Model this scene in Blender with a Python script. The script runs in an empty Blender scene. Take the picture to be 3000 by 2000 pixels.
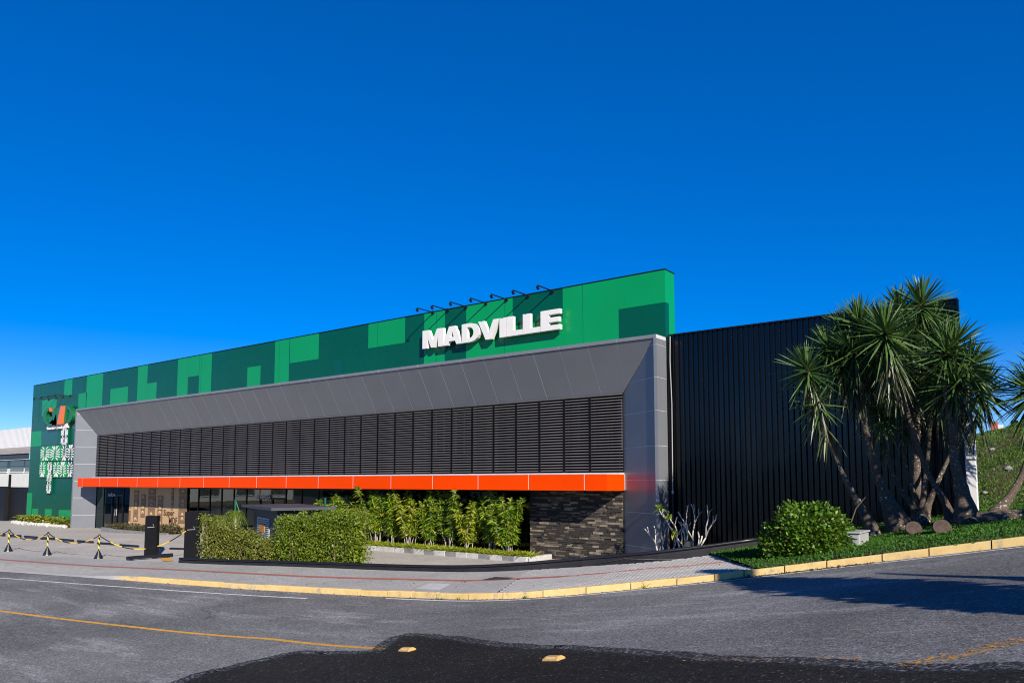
import bpy, bmesh, math, random
import numpy as np

# ------------------------------------------------------------------ camera, sky, sun, exposure
scene = bpy.context.scene
col = scene.collection
rng = np.random.default_rng(7)
random.seed(7)

HEADING, PITCH, FPX, PPY, EYE = 0.92031, 0.08283, 2223.68, 1227.01, 3.0
cam_data = bpy.data.cameras.new('camera')
cam = bpy.data.objects.new('camera', cam_data)
col.objects.link(cam)
cam.location = (0, 0, EYE)
cam.rotation_euler = (math.pi / 2 + PITCH, 0, math.pi / 2 - HEADING)
cam_data.sensor_width = 36
cam_data.lens = FPX / 3000 * 36
cam_data.shift_y = (PPY - 1000) / 3000
cam_data.clip_end = 3000
scene.camera = cam

SUN_AZ, SUN_EL = math.radians(57), math.radians(27.5)          # azimuth measured from -Y towards +X
SUN = np.array([math.cos(SUN_EL) * math.sin(SUN_AZ), -math.cos(SUN_EL) * math.cos(SUN_AZ), math.sin(SUN_EL)])
world = bpy.data.worlds.new('World')
scene.world = world
world.use_nodes = True
wn, wl = world.node_tree.nodes, world.node_tree.links
wn.clear()
sky = wn.new('ShaderNodeTexSky')
sky.sky_type = 'NISHITA'
sky.sun_disc = False
sky.sun_elevation = SUN_EL
sky.sun_rotation = math.atan2(SUN[0], SUN[1])
sky.altitude = 1200
sky.air_density = 0.7
sky.dust_density = 0.0
sky.ozone_density = 4.0
hs = wn.new('ShaderNodeHueSaturation')
hs.inputs['Saturation'].default_value = 1.62
gm = wn.new('ShaderNodeGamma')
gm.inputs[1].default_value = 0.74
hs.inputs['Hue'].default_value = 0.5165
bg = wn.new('ShaderNodeBackground')
bg.inputs['Strength'].default_value = 0.15
wo = wn.new('ShaderNodeOutputWorld')
wl.new(sky.outputs[0], gm.inputs[0])
wl.new(gm.outputs[0], hs.inputs['Color'])
wl.new(hs.outputs[0], bg.inputs['Color'])
wl.new(bg.outputs[0], wo.inputs['Surface'])

sun_data = bpy.data.lights.new('sun', 'SUN')
sun_data.energy = 5.0
sun_data.angle = math.radians(0.5)
sun_data.color = (1.0, 0.91, 0.77)
sun_obj = bpy.data.objects.new('sun', sun_data)
col.objects.link(sun_obj)
sun_obj.rotation_euler = (math.pi / 2 - SUN_EL, 0, math.atan2(SUN[0], -SUN[1]))
sun_obj.location = (40, -30, 40)

scene.view_settings.view_transform = 'Standard'
scene.view_settings.look = 'None'
scene.view_settings.gamma = 1
scene.view_settings.exposure = 0.68
scene.view_settings.use_curve_mapping = False
scene.render.engine = 'CYCLES'
scene.cycles.max_bounces = 6
scene.cycles.filter_width = 1.05
scene.cycles.transparent_max_bounces = 8

# ------------------------------------------------------------------ survey helpers: photo pixel -> point at a real distance
_dh = np.array([-math.cos(HEADING), math.sin(HEADING), 0])
_R = np.array([math.sin(HEADING), math.cos(HEADING), 0])
_U = np.array([0, 0, 1.0])
_d = _dh * math.cos(PITCH) + _U * math.sin(PITCH)
_u = -_dh * math.sin(PITCH) + _U * math.cos(PITCH)
_C = np.array([0, 0, EYE])
def ray(x, y): return _d + _R * (x - 1500) / FPX + _u * (PPY - y) / FPX
def onY(x, y, Y): r = ray(x, y); return _C + r * (Y / r[1])
def onZ(x, y, Z): r = ray(x, y); return _C + r * ((Z - EYE) / r[2])
def at(x, y, t): return _C + ray(x, y) * t
def depth(P): return float((np.asarray(P) - _C) @ _d)
def smooth(a, b, x): t = np.clip((np.asarray(x, float) - a) / (b - a), 0, 1); return t * t * (3 - 2 * t)
def softplus(u): return np.log1p(np.exp(np.clip(u, -40, 40)))
def rise(X):
    X = np.asarray(X, float)
    X = np.where(X > 2, 2 + 6 * np.tanh((X - 2) / 6), X)
    return .57 * softplus((X + 10.5) / 3)
def street(X, Y):          # level of the pavement; the asphalt lies KH below
    return rise(X) + .06 * softplus(np.asarray(Y, float) - 13) * smooth(-30, -18, X) - .035 * softplus(12 - np.asarray(Y, float)) * smooth(-45, -8, X)
KH = 0.13
def roadz(X, Y): return street(X, Y) - KH
def onS(x, y, off=0.0):
    r = ray(x, y)
    ts = np.linspace(2, 120, 1500)
    P = _C + ts[:, None] * r
    k = int(np.argmax(P[:, 2] < street(P[:, 0], P[:, 1]) + off))
    a, b = ts[max(k - 1, 0)], ts[k]
    for _ in range(30):
        m = (a + b) / 2; p = _C + r * m
        if p[2] < street(p[0], p[1]) + off: b = m
        else: a = m
    return _C + r * b
def onR(x, y): return onS(x, y, -KH)

# ------------------------------------------------------------------ materials
M = {}
ALB = .78
def principled(name):
    m = bpy.data.materials.new(name); m.use_nodes = True
    nt = m.node_tree; b = nt.nodes['Principled BSDF']
    M[name] = m
    return m, nt, b
def tex_coord(nt, scale=None):
    tc = nt.nodes.new('ShaderNodeTexCoord')
    if scale is None: return tc.outputs['Object']
    mp = nt.nodes.new('ShaderNodeMapping'); mp.inputs['Scale'].default_value = scale
    nt.links.new(tc.outputs['Object'], mp.inputs['Vector'])
    return mp.outputs[0]
def ramp(nt, fac, stops):
    r = nt.nodes.new('ShaderNodeValToRGB')
    el = r.color_ramp.elements
    while len(el) > 1: el.remove(el[-1])
    for i, (p, c) in enumerate(stops):
        e = el[0] if i == 0 else el.new(p)
        e.position = p; e.color = (*c, 1) if len(c) == 3 else c
    nt.links.new(fac, r.inputs[0])
    return r.outputs[0]
def noise(nt, vec, scale, detail=6, rough=.6, dim='3D'):
    n = nt.nodes.new('ShaderNodeTexNoise')
    n.inputs['Scale'].default_value = scale; n.inputs['Detail'].default_value = detail; n.inputs['Roughness'].default_value = rough
    if vec is not None: nt.links.new(vec, n.inputs['Vector'])
    return n.outputs[0]
def mixc(nt, fac, a, b, mode='MIX'):
    m = nt.nodes.new('ShaderNodeMix'); m.data_type = 'RGBA'; m.blend_type = mode
    for sock, v in ((m.inputs[0], fac), (m.inputs[6], a), (m.inputs[7], b)):
        if hasattr(v, 'is_output') or isinstance(v, bpy.types.NodeSocket): nt.links.new(v, sock)
        elif isinstance(v, (int, float)): sock.default_value = v
        else: sock.default_value = (*v, 1)
    return m.outputs[2]
def bump(nt, b, h, strength=.3, dist=.01):
    n = nt.nodes.new('ShaderNodeBump'); n.inputs['Strength'].default_value = strength; n.inputs['Distance'].default_value = dist
    nt.links.new(h, n.inputs['Height']); nt.links.new(n.outputs[0], b.inputs['Normal'])
def simple(name, c, rough=.5, metal=0.0, spec=.5, var=.12, scale=3.0, bstr=0.0, bscale=60, stretch=None):
    m, nt, b = principled(name)
    c = tuple(x * ALB for x in c)
    v = tex_coord(nt, stretch)
    n = noise(nt, v, scale)
    lo = tuple(x * (1 - var) for x in c); hi = tuple(min(1, x * (1 + var)) for x in c)
    nt.links.new(ramp(nt, n, [(.3, lo), (.7, hi)]), b.inputs['Base Color'])
    rr = nt.nodes.new('ShaderNodeMapRange'); rr.inputs[3].default_value = max(0, rough - .08); rr.inputs[4].default_value = min(1, rough + .08)
    nt.links.new(noise(nt, v, scale * 2.3), rr.inputs[0]); nt.links.new(rr.outputs[0], b.inputs['Roughness'])
    b.inputs['Metallic'].default_value = metal
    b.inputs['Specular IOR Level'].default_value = spec
    if bstr: bump(nt, b, noise(nt, v, bscale), bstr, .01)
    return m
def leafy(name, cols, rough=.45, trans=.3, spec=.5):
    m, nt, b = principled(name)
    g = nt.nodes.new('ShaderNodeNewGeometry')
    cols = [tuple(x * .85 for x in c_) for c_ in cols]
    k = len(cols)
    c = ramp(nt, g.outputs['Random Per Island'], [(i / max(1, k - 1), cc) for i, cc in enumerate(cols)])
    nt.links.new(c, b.inputs['Base Color'])
    b.inputs['Roughness'].default_value = rough
    b.inputs['Specular IOR Level'].default_value = spec
    t = nt.nodes.new('ShaderNodeBsdfTranslucent')
    nt.links.new(c, t.inputs[0])
    mx = nt.nodes.new('ShaderNodeMixShader'); mx.inputs[0].default_value = trans
    nt.links.new(b.outputs[0], mx.inputs[1]); nt.links.new(t.outputs[0], mx.inputs[2])
    nt.links.new(mx.outputs[0], nt.nodes['Material Output'].inputs[0])
    return m

simple('green_dark', (.0, .084, .048), .28, spec=.35, var=.08, scale=.35)
simple('green_light', (.0, .29, .085), .34, var=.06, scale=.35)
simple('green_mid', (.0, .085, .06), .25, var=.05, scale=.35)
simple('acm_grey', (.208, .221, .250), .34, metal=.12, var=.06, scale=.8)
simple('acm_joint', (.62, .62, .64), .5, var=.05)
simple('acm_orange', (.92, .062, .0), .4, spec=.06, var=.05, scale=.6)
simple('flashing', (.6, .6, .63), .4, metal=.2)
simple('slat_black', (.115, .108, .113), .4, var=.25, scale=1.3)
simple('matt_black', (.006, .006, .007), .9, spec=.1)
simple('black_paint', (.006, .006, .008), .4, spec=.25, var=.2, scale=2)
simple('black_sheet', (.0014, .0018, .0028), .22, spec=.5, var=.3, scale=.6, stretch=(1, 1, .15))
simple('black_rail', (.014, .014, .019), .38, var=.3, scale=4)
simple('letter_white', (.82, .81, .79), .4, var=.03)
simple('text_white', (.5, .5, .52), .4, var=.03)
simple('logo_green', (.006, .135, .035), .28, var=.06)
simple('logo_orange', (.85, .17, .008), .3, var=.05)
simple('dark_metal', (.012, .013, .018), .4, metal=.3)
simple('lamp_glass', (.25, .3, .36), .15)
simple('mdf', (.60, .405, .23), .55, var=.06, scale=2, stretch=(1, 1, 6))
simple('mdf_carved', (.27, .165, .085), .6, var=.15, scale=8)
simple('mdf_text', (.12, .062, .026), .6)
simple('roof_dark', (.05, .055, .075), .6, var=.15)
simple('shelter_wall', (.018, .02, .034), .6, var=.15)
simple('grille', (.52, .57, .63), .45, var=.05)
simple('sticker', (.85, .34, .015), .5)
simple('ink', (.02, .015, .01), .6)
simple('steel_green', (.003, .1, .055), .4)
simple('white_paint_post', (.78, .78, .80), .6, var=.06)
simple('box_grey', (.40, .41, .41), .5, var=.08)
simple('house_white', (.78, .77, .75), .8, var=.05, scale=.6)
simple('sheet_white', (.72, .73, .76), .5, var=.06, scale=.5)
simple('roof_fibre', (.36, .33, .30), .85, var=.25, scale=.8, bstr=.3)
simple('gate_black', (.010, .010, .013), .5, spec=.25, var=.25)
simple('glass_far', (.10, .11, .11), .12, var=.4, scale=.7)
simple('rock', (.55, .54, .51), .9, var=.3, scale=6, bstr=.5, bscale=20)
simple('block_light', (.50, .50, .50), .85, var=.16, scale=5, bstr=.3)
simple('block_dark', (.22, .22, .225), .85, var=.25, scale=5, bstr=.3)
simple('stone_a', (.030, .026, .024), .85, var=.45, scale=7, bstr=.8, bscale=25)
simple('stone_b', (.105, .087, .07), .85, var=.4, scale=7, bstr=.8, bscale=25)
simple('stone_c', (.25, .205, .155), .85, var=.4, scale=7, bstr=.8, bscale=25)
simple('stone_gap', (.01, .009, .008), .95)
simple('paver', (.44, .43, .42), .85, var=.12, scale=4, bstr=.25, bscale=80)
simple('paver_red', (.42, .125, .085), .85, var=.16, scale=3, bstr=.25, bscale=80)
simple('concrete_patch', (.52, .53, .53), .9, var=.1, scale=4, bstr=.2)
simple('iron_cover', (.06, .05, .045), .7, metal=.3, var=.4, scale=10)
simple('stud', (.60, .37, .13), .55, var=.3, scale=20)
simple('soil', (.06, .042, .028), .95, var=.4, scale=6, bstr=.6)
simple('bark_pale', (.40, .36, .31), .8, var=.3, scale=12, bstr=.5)
simple('bark_brown', (.16, .11, .075), .85, var=.4, scale=12, bstr=.6)
simple('bark_frangipani', (.62, .58, .52), .75, var=.2, scale=10)
simple('twig', (.19, .14, .085), .85, var=.3, scale=10)
simple('cut_wood', (.095, .062, .048), .9, var=.4, scale=9, bstr=.7, bscale=30)
simple('plastic_black', (.012, .013, .018), .35)
simple('plastic_yellow', (.80, .52, .03), .4)
simple('pole_concrete', (.36, .35, .33), .9, var=.15, scale=3)
simple('interior', (.03, .03, .03), .9)

leafy('leaf_hedge', [(.075, .115, .012), (.17, .21, .02), (.24, .27, .035), (.12, .16, .016), (.28, .30, .06), (.17, .13, .04)], .5, .3)
leafy('leaf_hedge_bright', [(.07, .135, .010), (.18, .25, .016), (.25, .32, .026), (.10, .17, .012), (.22, .29, .024)], .45, .32)
leafy('leaf_draco', [(.07, .16, .012), (.17, .30, .016), (.27, .39, .026), (.11, .22, .014), (.20, .34, .02), (.52, .46, .05)], .35, .3)
leafy('leaf_draco_yellow', [(.12, .22, .014), (.26, .36, .02), (.40, .44, .03), (.16, .28, .016), (.55, .50, .05), (.22, .32, .02)], .4, .3)
leafy('leaf_fern', [(.24, .30, .012), (.34, .38, .02), (.16, .24, .012)], .5, .35)
leafy('leaf_grassy', [(.14, .22, .012), (.22, .30, .02), (.09, .16, .012), (.28, .32, .05)], .4, .35)
leafy('leaf_yucca', [(.033, .078, .022), (.054, .12, .028), (.078, .155, .034), (.043, .10, .024), (.11, .18, .042)], .48, .12, .35)
leafy('leaf_yucca_old', [(.035, .055, .016), (.055, .072, .022), (.028, .05, .015), (.085, .085, .035), (.045, .065, .018)], .45, .12)
leafy('leaf_bush', [(.035, .095, .008), (.07, .17, .010), (.12, .25, .016), (.05, .125, .008), (.16, .29, .025), (.10, .08, .025)], .42, .22, .4)
leafy('leaf_cover', [(.025, .095, .008), (.045, .145, .010), (.07, .19, .016), (.035, .115, .008)], .65, .25, .3)
leafy('leaf_bank', [(.055, .14, .012), (.09, .21, .016), (.13, .26, .022), (.07, .16, .014), (.18, .24, .05)], .55, .25)
leafy('leaf_dry', [(.07, .065, .022), (.10, .085, .035), (.05, .06, .02), (.14, .11, .05)], .6, .2)
leafy('leaf_bed', [(.10, .17, .012), (.26, .28, .02), (.36, .30, .03), (.14, .2, .015), (.09, .14, .01)], .45, .3)
leafy('leaf_far', [(.02, .05, .012), (.035, .08, .015), (.055, .10, .02)], .6, .2)

# asphalt: aggregate speckle, worn lanes, stains
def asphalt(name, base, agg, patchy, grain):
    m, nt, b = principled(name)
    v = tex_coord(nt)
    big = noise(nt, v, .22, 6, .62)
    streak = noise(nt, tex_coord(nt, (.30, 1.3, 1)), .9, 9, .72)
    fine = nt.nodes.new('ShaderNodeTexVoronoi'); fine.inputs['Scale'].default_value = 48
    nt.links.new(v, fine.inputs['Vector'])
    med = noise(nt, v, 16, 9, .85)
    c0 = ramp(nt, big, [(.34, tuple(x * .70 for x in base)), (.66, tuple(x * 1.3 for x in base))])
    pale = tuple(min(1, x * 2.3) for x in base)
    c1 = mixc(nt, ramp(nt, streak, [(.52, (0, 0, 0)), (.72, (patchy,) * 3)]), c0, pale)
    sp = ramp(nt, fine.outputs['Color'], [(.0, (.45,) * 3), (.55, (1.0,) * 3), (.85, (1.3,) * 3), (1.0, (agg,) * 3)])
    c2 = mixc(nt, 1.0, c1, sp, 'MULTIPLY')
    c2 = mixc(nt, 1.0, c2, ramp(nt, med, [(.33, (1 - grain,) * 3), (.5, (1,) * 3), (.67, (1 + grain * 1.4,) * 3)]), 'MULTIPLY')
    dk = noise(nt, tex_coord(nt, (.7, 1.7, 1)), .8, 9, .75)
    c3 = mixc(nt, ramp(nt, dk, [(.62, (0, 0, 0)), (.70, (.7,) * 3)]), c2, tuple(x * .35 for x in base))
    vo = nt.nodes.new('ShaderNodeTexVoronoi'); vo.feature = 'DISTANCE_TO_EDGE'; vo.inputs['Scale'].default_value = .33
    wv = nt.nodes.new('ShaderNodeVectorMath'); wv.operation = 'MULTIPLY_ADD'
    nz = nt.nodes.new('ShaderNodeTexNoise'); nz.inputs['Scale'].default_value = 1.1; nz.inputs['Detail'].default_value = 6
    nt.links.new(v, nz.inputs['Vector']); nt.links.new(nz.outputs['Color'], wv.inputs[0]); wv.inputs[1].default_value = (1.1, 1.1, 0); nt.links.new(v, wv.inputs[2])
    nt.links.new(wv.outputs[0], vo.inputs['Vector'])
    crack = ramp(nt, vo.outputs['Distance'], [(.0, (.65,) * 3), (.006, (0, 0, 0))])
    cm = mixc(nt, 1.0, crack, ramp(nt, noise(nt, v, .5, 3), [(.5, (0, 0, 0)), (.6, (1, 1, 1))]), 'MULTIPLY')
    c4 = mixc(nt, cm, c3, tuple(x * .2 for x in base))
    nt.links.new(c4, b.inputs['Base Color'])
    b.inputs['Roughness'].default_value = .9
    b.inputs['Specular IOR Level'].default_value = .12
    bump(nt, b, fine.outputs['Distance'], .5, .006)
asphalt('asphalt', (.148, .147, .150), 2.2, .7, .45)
asphalt('asphalt_new_and_shadow', (.016, .015, .014), 9.0, .2, .6)

def worn_paint(name, c, lo, hi, scale=9):
    m, nt, b = principled(name)
    v = tex_coord(nt)
    n1 = noise(nt, v, scale, 8, .75)
    b.inputs['Roughness'].default_value = .7
    nt.links.new(ramp(nt, noise(nt, v, 3), [(.3, tuple(x * .8 for x in c)), (.7, c)]), b.inputs['Base Color'])
    t = nt.nodes.new('ShaderNodeBsdfTransparent')
    mx = nt.nodes.new('ShaderNodeMixShader')
    nt.links.new(ramp(nt, n1, [(lo, (0, 0, 0)), (hi, (1, 1, 1))]), mx.inputs[0])
    nt.links.new(t.outputs[0], mx.inputs[1]); nt.links.new(b.outputs[0], mx.inputs[2])
    nt.links.new(mx.outputs[0], nt.nodes['Material Output'].inputs[0])
worn_paint('line_white', (.62, .62, .62), .36, .44)
worn_paint('line_white_faint', (.5, .5, .5), .5, .6)
worn_paint('line_yellow', (.66, .33, .03), .34, .42)
worn_paint('line_orange_worn', (.62, .30, .035), .50, .58, 14)
worn_paint('line_orange_faint', (.55, .28, .05), .60, .68, 12)

def kerb_mat():
    m, nt, b = principled('kerb_yellow')
    v = tex_coord(nt)
    n = noise(nt, v, 2.2, 9, .75)
    y = ramp(nt, noise(nt, v, 5), [(.3, (.52, .36, .13)), (.7, (.62, .46, .21))])
    c = mixc(nt, ramp(nt, n, [(.56, (0, 0, 0)), (.66, (1, 1, 1))]), y, (.30, .27, .22))
    d = mixc(nt, ramp(nt, noise(nt, v, 1.3, 8, .8), [(.64, (0, 0, 0)), (.75, (.8, .8, .8))]), c, (.07, .06, .045))
    nt.links.new(d, b.inputs['Base Color']); b.inputs['Roughness'].default_value = .8
    bump(nt, b, n, .5, .02)
kerb_mat()

def paving(name, c1, c2, mortar, bw, bh, rot):
    m, nt, b = principled(name)
    tc = nt.nodes.new('ShaderNodeTexCoord'); mp = nt.nodes.new('ShaderNodeMapping')
    mp.inputs['Rotation'].default_value = (0, 0, rot)
    nt.links.new(tc.outputs['Object'], mp.inputs['Vector'])
    br = nt.nodes.new('ShaderNodeTexBrick')
    br.inputs['Color1'].default_value = (*c1, 1); br.inputs['Color2'].default_value = (*c2, 1); br.inputs['Mortar'].default_value = (*mortar, 1)
    br.inputs['Scale'].default_value = 1; br.inputs['Brick Width'].default_value = bw; br.inputs['Row Height'].default_value = bh
    br.inputs['Mortar Size'].default_value = .005; br.inputs['Mortar Smooth'].default_value = .3
    nt.links.new(mp.outputs[0], br.inputs['Vector'])
    n = noise(nt, tc.outputs['Object'], .45, 7, .65)
    n2 = noise(nt, mp.outputs[0], 6, 5)
    c = mixc(nt, 1.0, br.outputs[0], ramp(nt, n, [(.3, (.82, .82, .80)), (.7, (1.08, 1.08, 1.08))]), 'MULTIPLY')
    c = mixc(nt, 1.0, c, ramp(nt, n2, [(.25, (.85,) * 3), (.75, (1.1,) * 3)]), 'MULTIPLY')
    nt.links.new(c, b.inputs['Base Color']); b.inputs['Roughness'].default_value = .88
    bump(nt, b, br.outputs['Fac'], -.4, .01)
paving('paving_sidewalk', (.36, .35, .335), (.31, .30, .29), (.19, .185, .175), .2, .1, -.13)
paving('paving_lot', (.41, .385, .35), (.36, .34, .31), (.25, .235, .215), .2, .1, .2)

def yucca_bark():
    m, nt, b = principled('bark_yucca')
    v = tex_coord(nt)
    w = nt.nodes.new('ShaderNodeTexWave'); w.bands_direction = 'Z'
    w.inputs['Scale'].default_value = 14; w.inputs['Distortion'].default_value = 9; w.inputs['Detail'].default_value = 3; w.inputs['Detail Scale'].default_value = 2
    nt.links.new(v, w.inputs['Vector'])
    c = ramp(nt, w.outputs[0], [(0, (.030, .022, .017)), (.5, (.085, .062, .045)), (1, (.20, .15, .11))])
    vo = nt.nodes.new('ShaderNodeTexVoronoi'); vo.inputs['Scale'].default_value = 14
    nt.links.new(v, vo.inputs['Vector'])
    spot = ramp(nt, vo.outputs['Distance'], [(.24, (1, 1, 1)), (.34, (0, 0, 0))])
    msk = ramp(nt, noise(nt, v, 2.2, 4), [(.46, (0, 0, 0)), (.58, (1, 1, 1))])
    f = mixc(nt, 1.0, spot, msk, 'MULTIPLY')
    nt.links.new(mixc(nt, f, c, (.52, .52, .47)), b.inputs['Base Color'])
    b.inputs['Roughness'].default_value = .9
    bump(nt, b, w.outputs[0], .6, .02)
yucca_bark()

def stripes():
    m, nt, b = principled('stripe_yellow_black')
    tc = nt.nodes.new('ShaderNodeTexCoord')
    sx = nt.nodes.new('ShaderNodeSeparateXYZ'); nt.links.new(tc.outputs['Object'], sx.inputs[0])
    at2 = nt.nodes.new('ShaderNodeMath'); at2.operation = 'ARCTAN2'
    nt.links.new(sx.outputs[1], at2.inputs[0]); nt.links.new(sx.outputs[0], at2.inputs[1])
    k = nt.nodes.new('ShaderNodeMath'); k.operation = 'DIVIDE'; k.inputs[1].default_value = 2 * math.pi; nt.links.new(at2.outputs[0], k.inputs[0])
    s = nt.nodes.new('ShaderNodeMath'); s.operation = 'MULTIPLY_ADD'; s.inputs[1].default_value = 4.2
    nt.links.new(sx.outputs[2], s.inputs[0]); nt.links.new(k.outputs[0], s.inputs[2])
    fr = nt.nodes.new('ShaderNodeMath'); fr.operation = 'FRACT'; nt.links.new(s.outputs[0], fr.inputs[0])
    r = ramp(nt, fr.outputs[0], [(0, (.012, .012, .015)), (.5, (.80, .55, .03))])
    [n for n in nt.nodes if n.type == 'VALTORGB'][-1].color_ramp.interpolation = 'CONSTANT'
    nt.links.new(r, b.inputs['Base Color']); b.inputs['Roughness'].default_value = .4
stripes()

def glass():
    m = bpy.data.materials.new('tinted_glass'); m.use_nodes = True; M['tinted_glass'] = m
    nt = m.node_tree; nt.nodes.clear()
    out = nt.nodes.new('ShaderNodeOutputMaterial')
    gl = nt.nodes.new('ShaderNodeBsdfGlossy'); gl.inputs['Roughness'].default_value = .015; gl.inputs['Color'].default_value = (.75, .85, .85, 1)
    tr = nt.nodes.new('ShaderNodeBsdfTransparent'); tr.inputs[0].default_value = (.10, .12, .12, 1)
    fr = nt.nodes.new('ShaderNodeFresnel'); fr.inputs[0].default_value = 1.6
    n = nt.nodes.new('ShaderNodeTexNoise'); n.inputs['Scale'].default_value = .9
    tc = nt.nodes.new('ShaderNodeTexCoord'); nt.links.new(tc.outputs['Object'], n.inputs['Vector'])
    bp = nt.nodes.new('ShaderNodeBump'); bp.inputs['Strength'].default_value = .035; bp.inputs['Distance'].default_value = .05
    nt.links.new(n.outputs[0], bp.inputs['Height']); nt.links.new(bp.outputs[0], gl.inputs['Normal'])
    mx = nt.nodes.new('ShaderNodeMixShader')
    mxm = nt.nodes.new('ShaderNodeMath'); mxm.operation = 'MAXIMUM'; mxm.inputs[1].default_value = .10; nt.links.new(fr.outputs[0], mxm.inputs[0])
    nt.links.new(mxm.outputs[0], mx.inputs[0]); nt.links.new(tr.outputs[0], mx.inputs[1]); nt.links.new(gl.outputs[0], mx.inputs[2])
    nt.links.new(mx.outputs[0], out.inputs[0])
glass()

# ------------------------------------------------------------------ mesh helpers
class MB:
    def __init__(s): s.v, s.f = [], []
    def add(s, vs, fs):
        o = len(s.v); s.v += [tuple(map(float, p)) for p in vs]; s.f += [tuple(i + o for i in f) for f in fs]; return s
    def box(s, x0, x1, y0, y1, z0, z1):
        return s.add([(x0, y0, z0), (x1, y0, z0), (x1, y1, z0), (x0, y1, z0), (x0, y0, z1), (x1, y0, z1), (x1, y1, z1), (x0, y1, z1)],
                     [(0, 3, 2, 1), (4, 5, 6, 7), (0, 1, 5, 4), (1, 2, 6, 5), (2, 3, 7, 6), (3, 0, 4, 7)])
    def slab(s, quad, n, t):          # a thin plate: quad (4 points) pushed back along -n by t
        q = [np.asarray(p, float) for p in quad]; n = np.asarray(n, float); n = n / np.linalg.norm(n)
        return s.add(q + [p - n * t for p in q], [(0, 1, 2, 3), (7, 6, 5, 4), (0, 4, 5, 1), (1, 5, 6, 2), (2, 6, 7, 3), (3, 7, 4, 0)])
    def prism(s, poly, Y0, Y1):       # polygon in (x, z), from front Y0 to back Y1
        k = len(poly)
        a = sum(poly[i][0] * poly[(i + 1) % k][1] - poly[(i + 1) % k][0] * poly[i][1] for i in range(k))
        if a < 0: poly = poly[::-1]
        vs = [(x, Y0, z) for x, z in poly] + [(x, Y1, z) for x, z in poly]
        return s.add(vs, [tuple(range(k)), tuple(range(2 * k - 1, k - 1, -1))] + [(i + k, (i + 1) % k + k, (i + 1) % k, i)[::1] for i in range(k)])
    def tube(s, pts, rad, n=8, cap=True):
        pts = [np.asarray(p, float) for p in pts]
        if not hasattr(rad, '__len__'): rad = [rad] * len(pts)
        vs = []; ref = np.array([.31, .17, .93])
        for i, p in enumerate(pts):
            t = pts[min(i + 1, len(pts) - 1)] - pts[max(i - 1, 0)]; t = t / (np.linalg.norm(t) + 1e-9)
            r_ = ref if abs(t @ ref) < .9 else np.array([1., 0, 0])
            a = np.cross(t, r_); a /= np.linalg.norm(a); b = np.cross(t, a)
            for k in range(n):
                th = 2 * math.pi * k / n
                vs.append(p + rad[i] * (a * math.cos(th) + b * math.sin(th)))
        fs = []
        for i in range(len(pts) - 1):
            for k in range(n):
                fs.append((i * n + k, i * n + (k + 1) % n, (i + 1) * n + (k + 1) % n, (i + 1) * n + k))
        if cap: fs += [tuple(range(n - 1, -1, -1)), tuple(range((len(pts) - 1) * n, len(pts) * n))]
        return s.add(vs, fs)
    def build(s, name, mat, parent=None, **k): return link_mesh(name, s.v, s.f, mat, parent, **k)

WLOC = {}
def place(o, parent, loc):
    col.objects.link(o)
    WLOC[o.name] = np.asarray(loc, float)
    if parent is not None:
        o.parent = parent; o.location = WLOC[o.name] - WLOC[parent.name]
    else: o.location = loc
def link_mesh(name, v, f, mat, parent=None, loc=None, smooth_shade=False, label=None, cat=None, group=None, kind=None, bevel=0):
    v = np.asarray(v, float).reshape(-1, 3)
    if loc is None:
        if parent is not None: loc = WLOC[parent.name]
        else: loc = np.array([(v[:, 0].min() + v[:, 0].max()) / 2, (v[:, 1].min() + v[:, 1].max()) / 2, v[:, 2].min()])
    me = bpy.data.meshes.new(name)
    me.from_pydata((v - loc).tolist(), [], f if isinstance(f, list) else f.tolist())
    me.update()
    if bevel:
        bm = bmesh.new(); bm.from_mesh(me)
        bmesh.ops.bevel(bm, geom=bm.edges[:], offset=bevel, segments=1, affect='EDGES')
        bm.to_mesh(me); bm.free()
    me.materials.append(M[mat] if isinstance(mat, str) else mat)
    if smooth_shade: me.polygons.foreach_set('use_smooth', [True] * len(me.polygons))
    o = bpy.data.objects.new(name, me)
    place(o, parent, loc)
    tag(o, label, cat, group, kind)
    return o
def tag(o, label=None, cat=None, group=None, kind=None):
    if label: o['label'] = label
    if cat: o['category'] = cat
    if group: o['group'] = group
    if kind: o['kind'] = kind
    return o
def thing(name, loc, label, cat, group=None):
    o = bpy.data.objects.new(name, None); o.empty_display_size = .3
    place(o, None, loc); return tag(o, label, cat, group)
def inst(name, mesh, parent, loc, rz=0.0, scale=None, rot=None):
    o = bpy.data.objects.new(name, mesh); place(o, parent, loc)
    o.rotation_euler = rot if rot is not None else (0, 0, rz)
    if scale is not None: o.scale = scale
    return o
def unit(v): v = np.asarray(v, float); return v / (np.linalg.norm(v, axis=-1, keepdims=True) + 1e-9)
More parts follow.
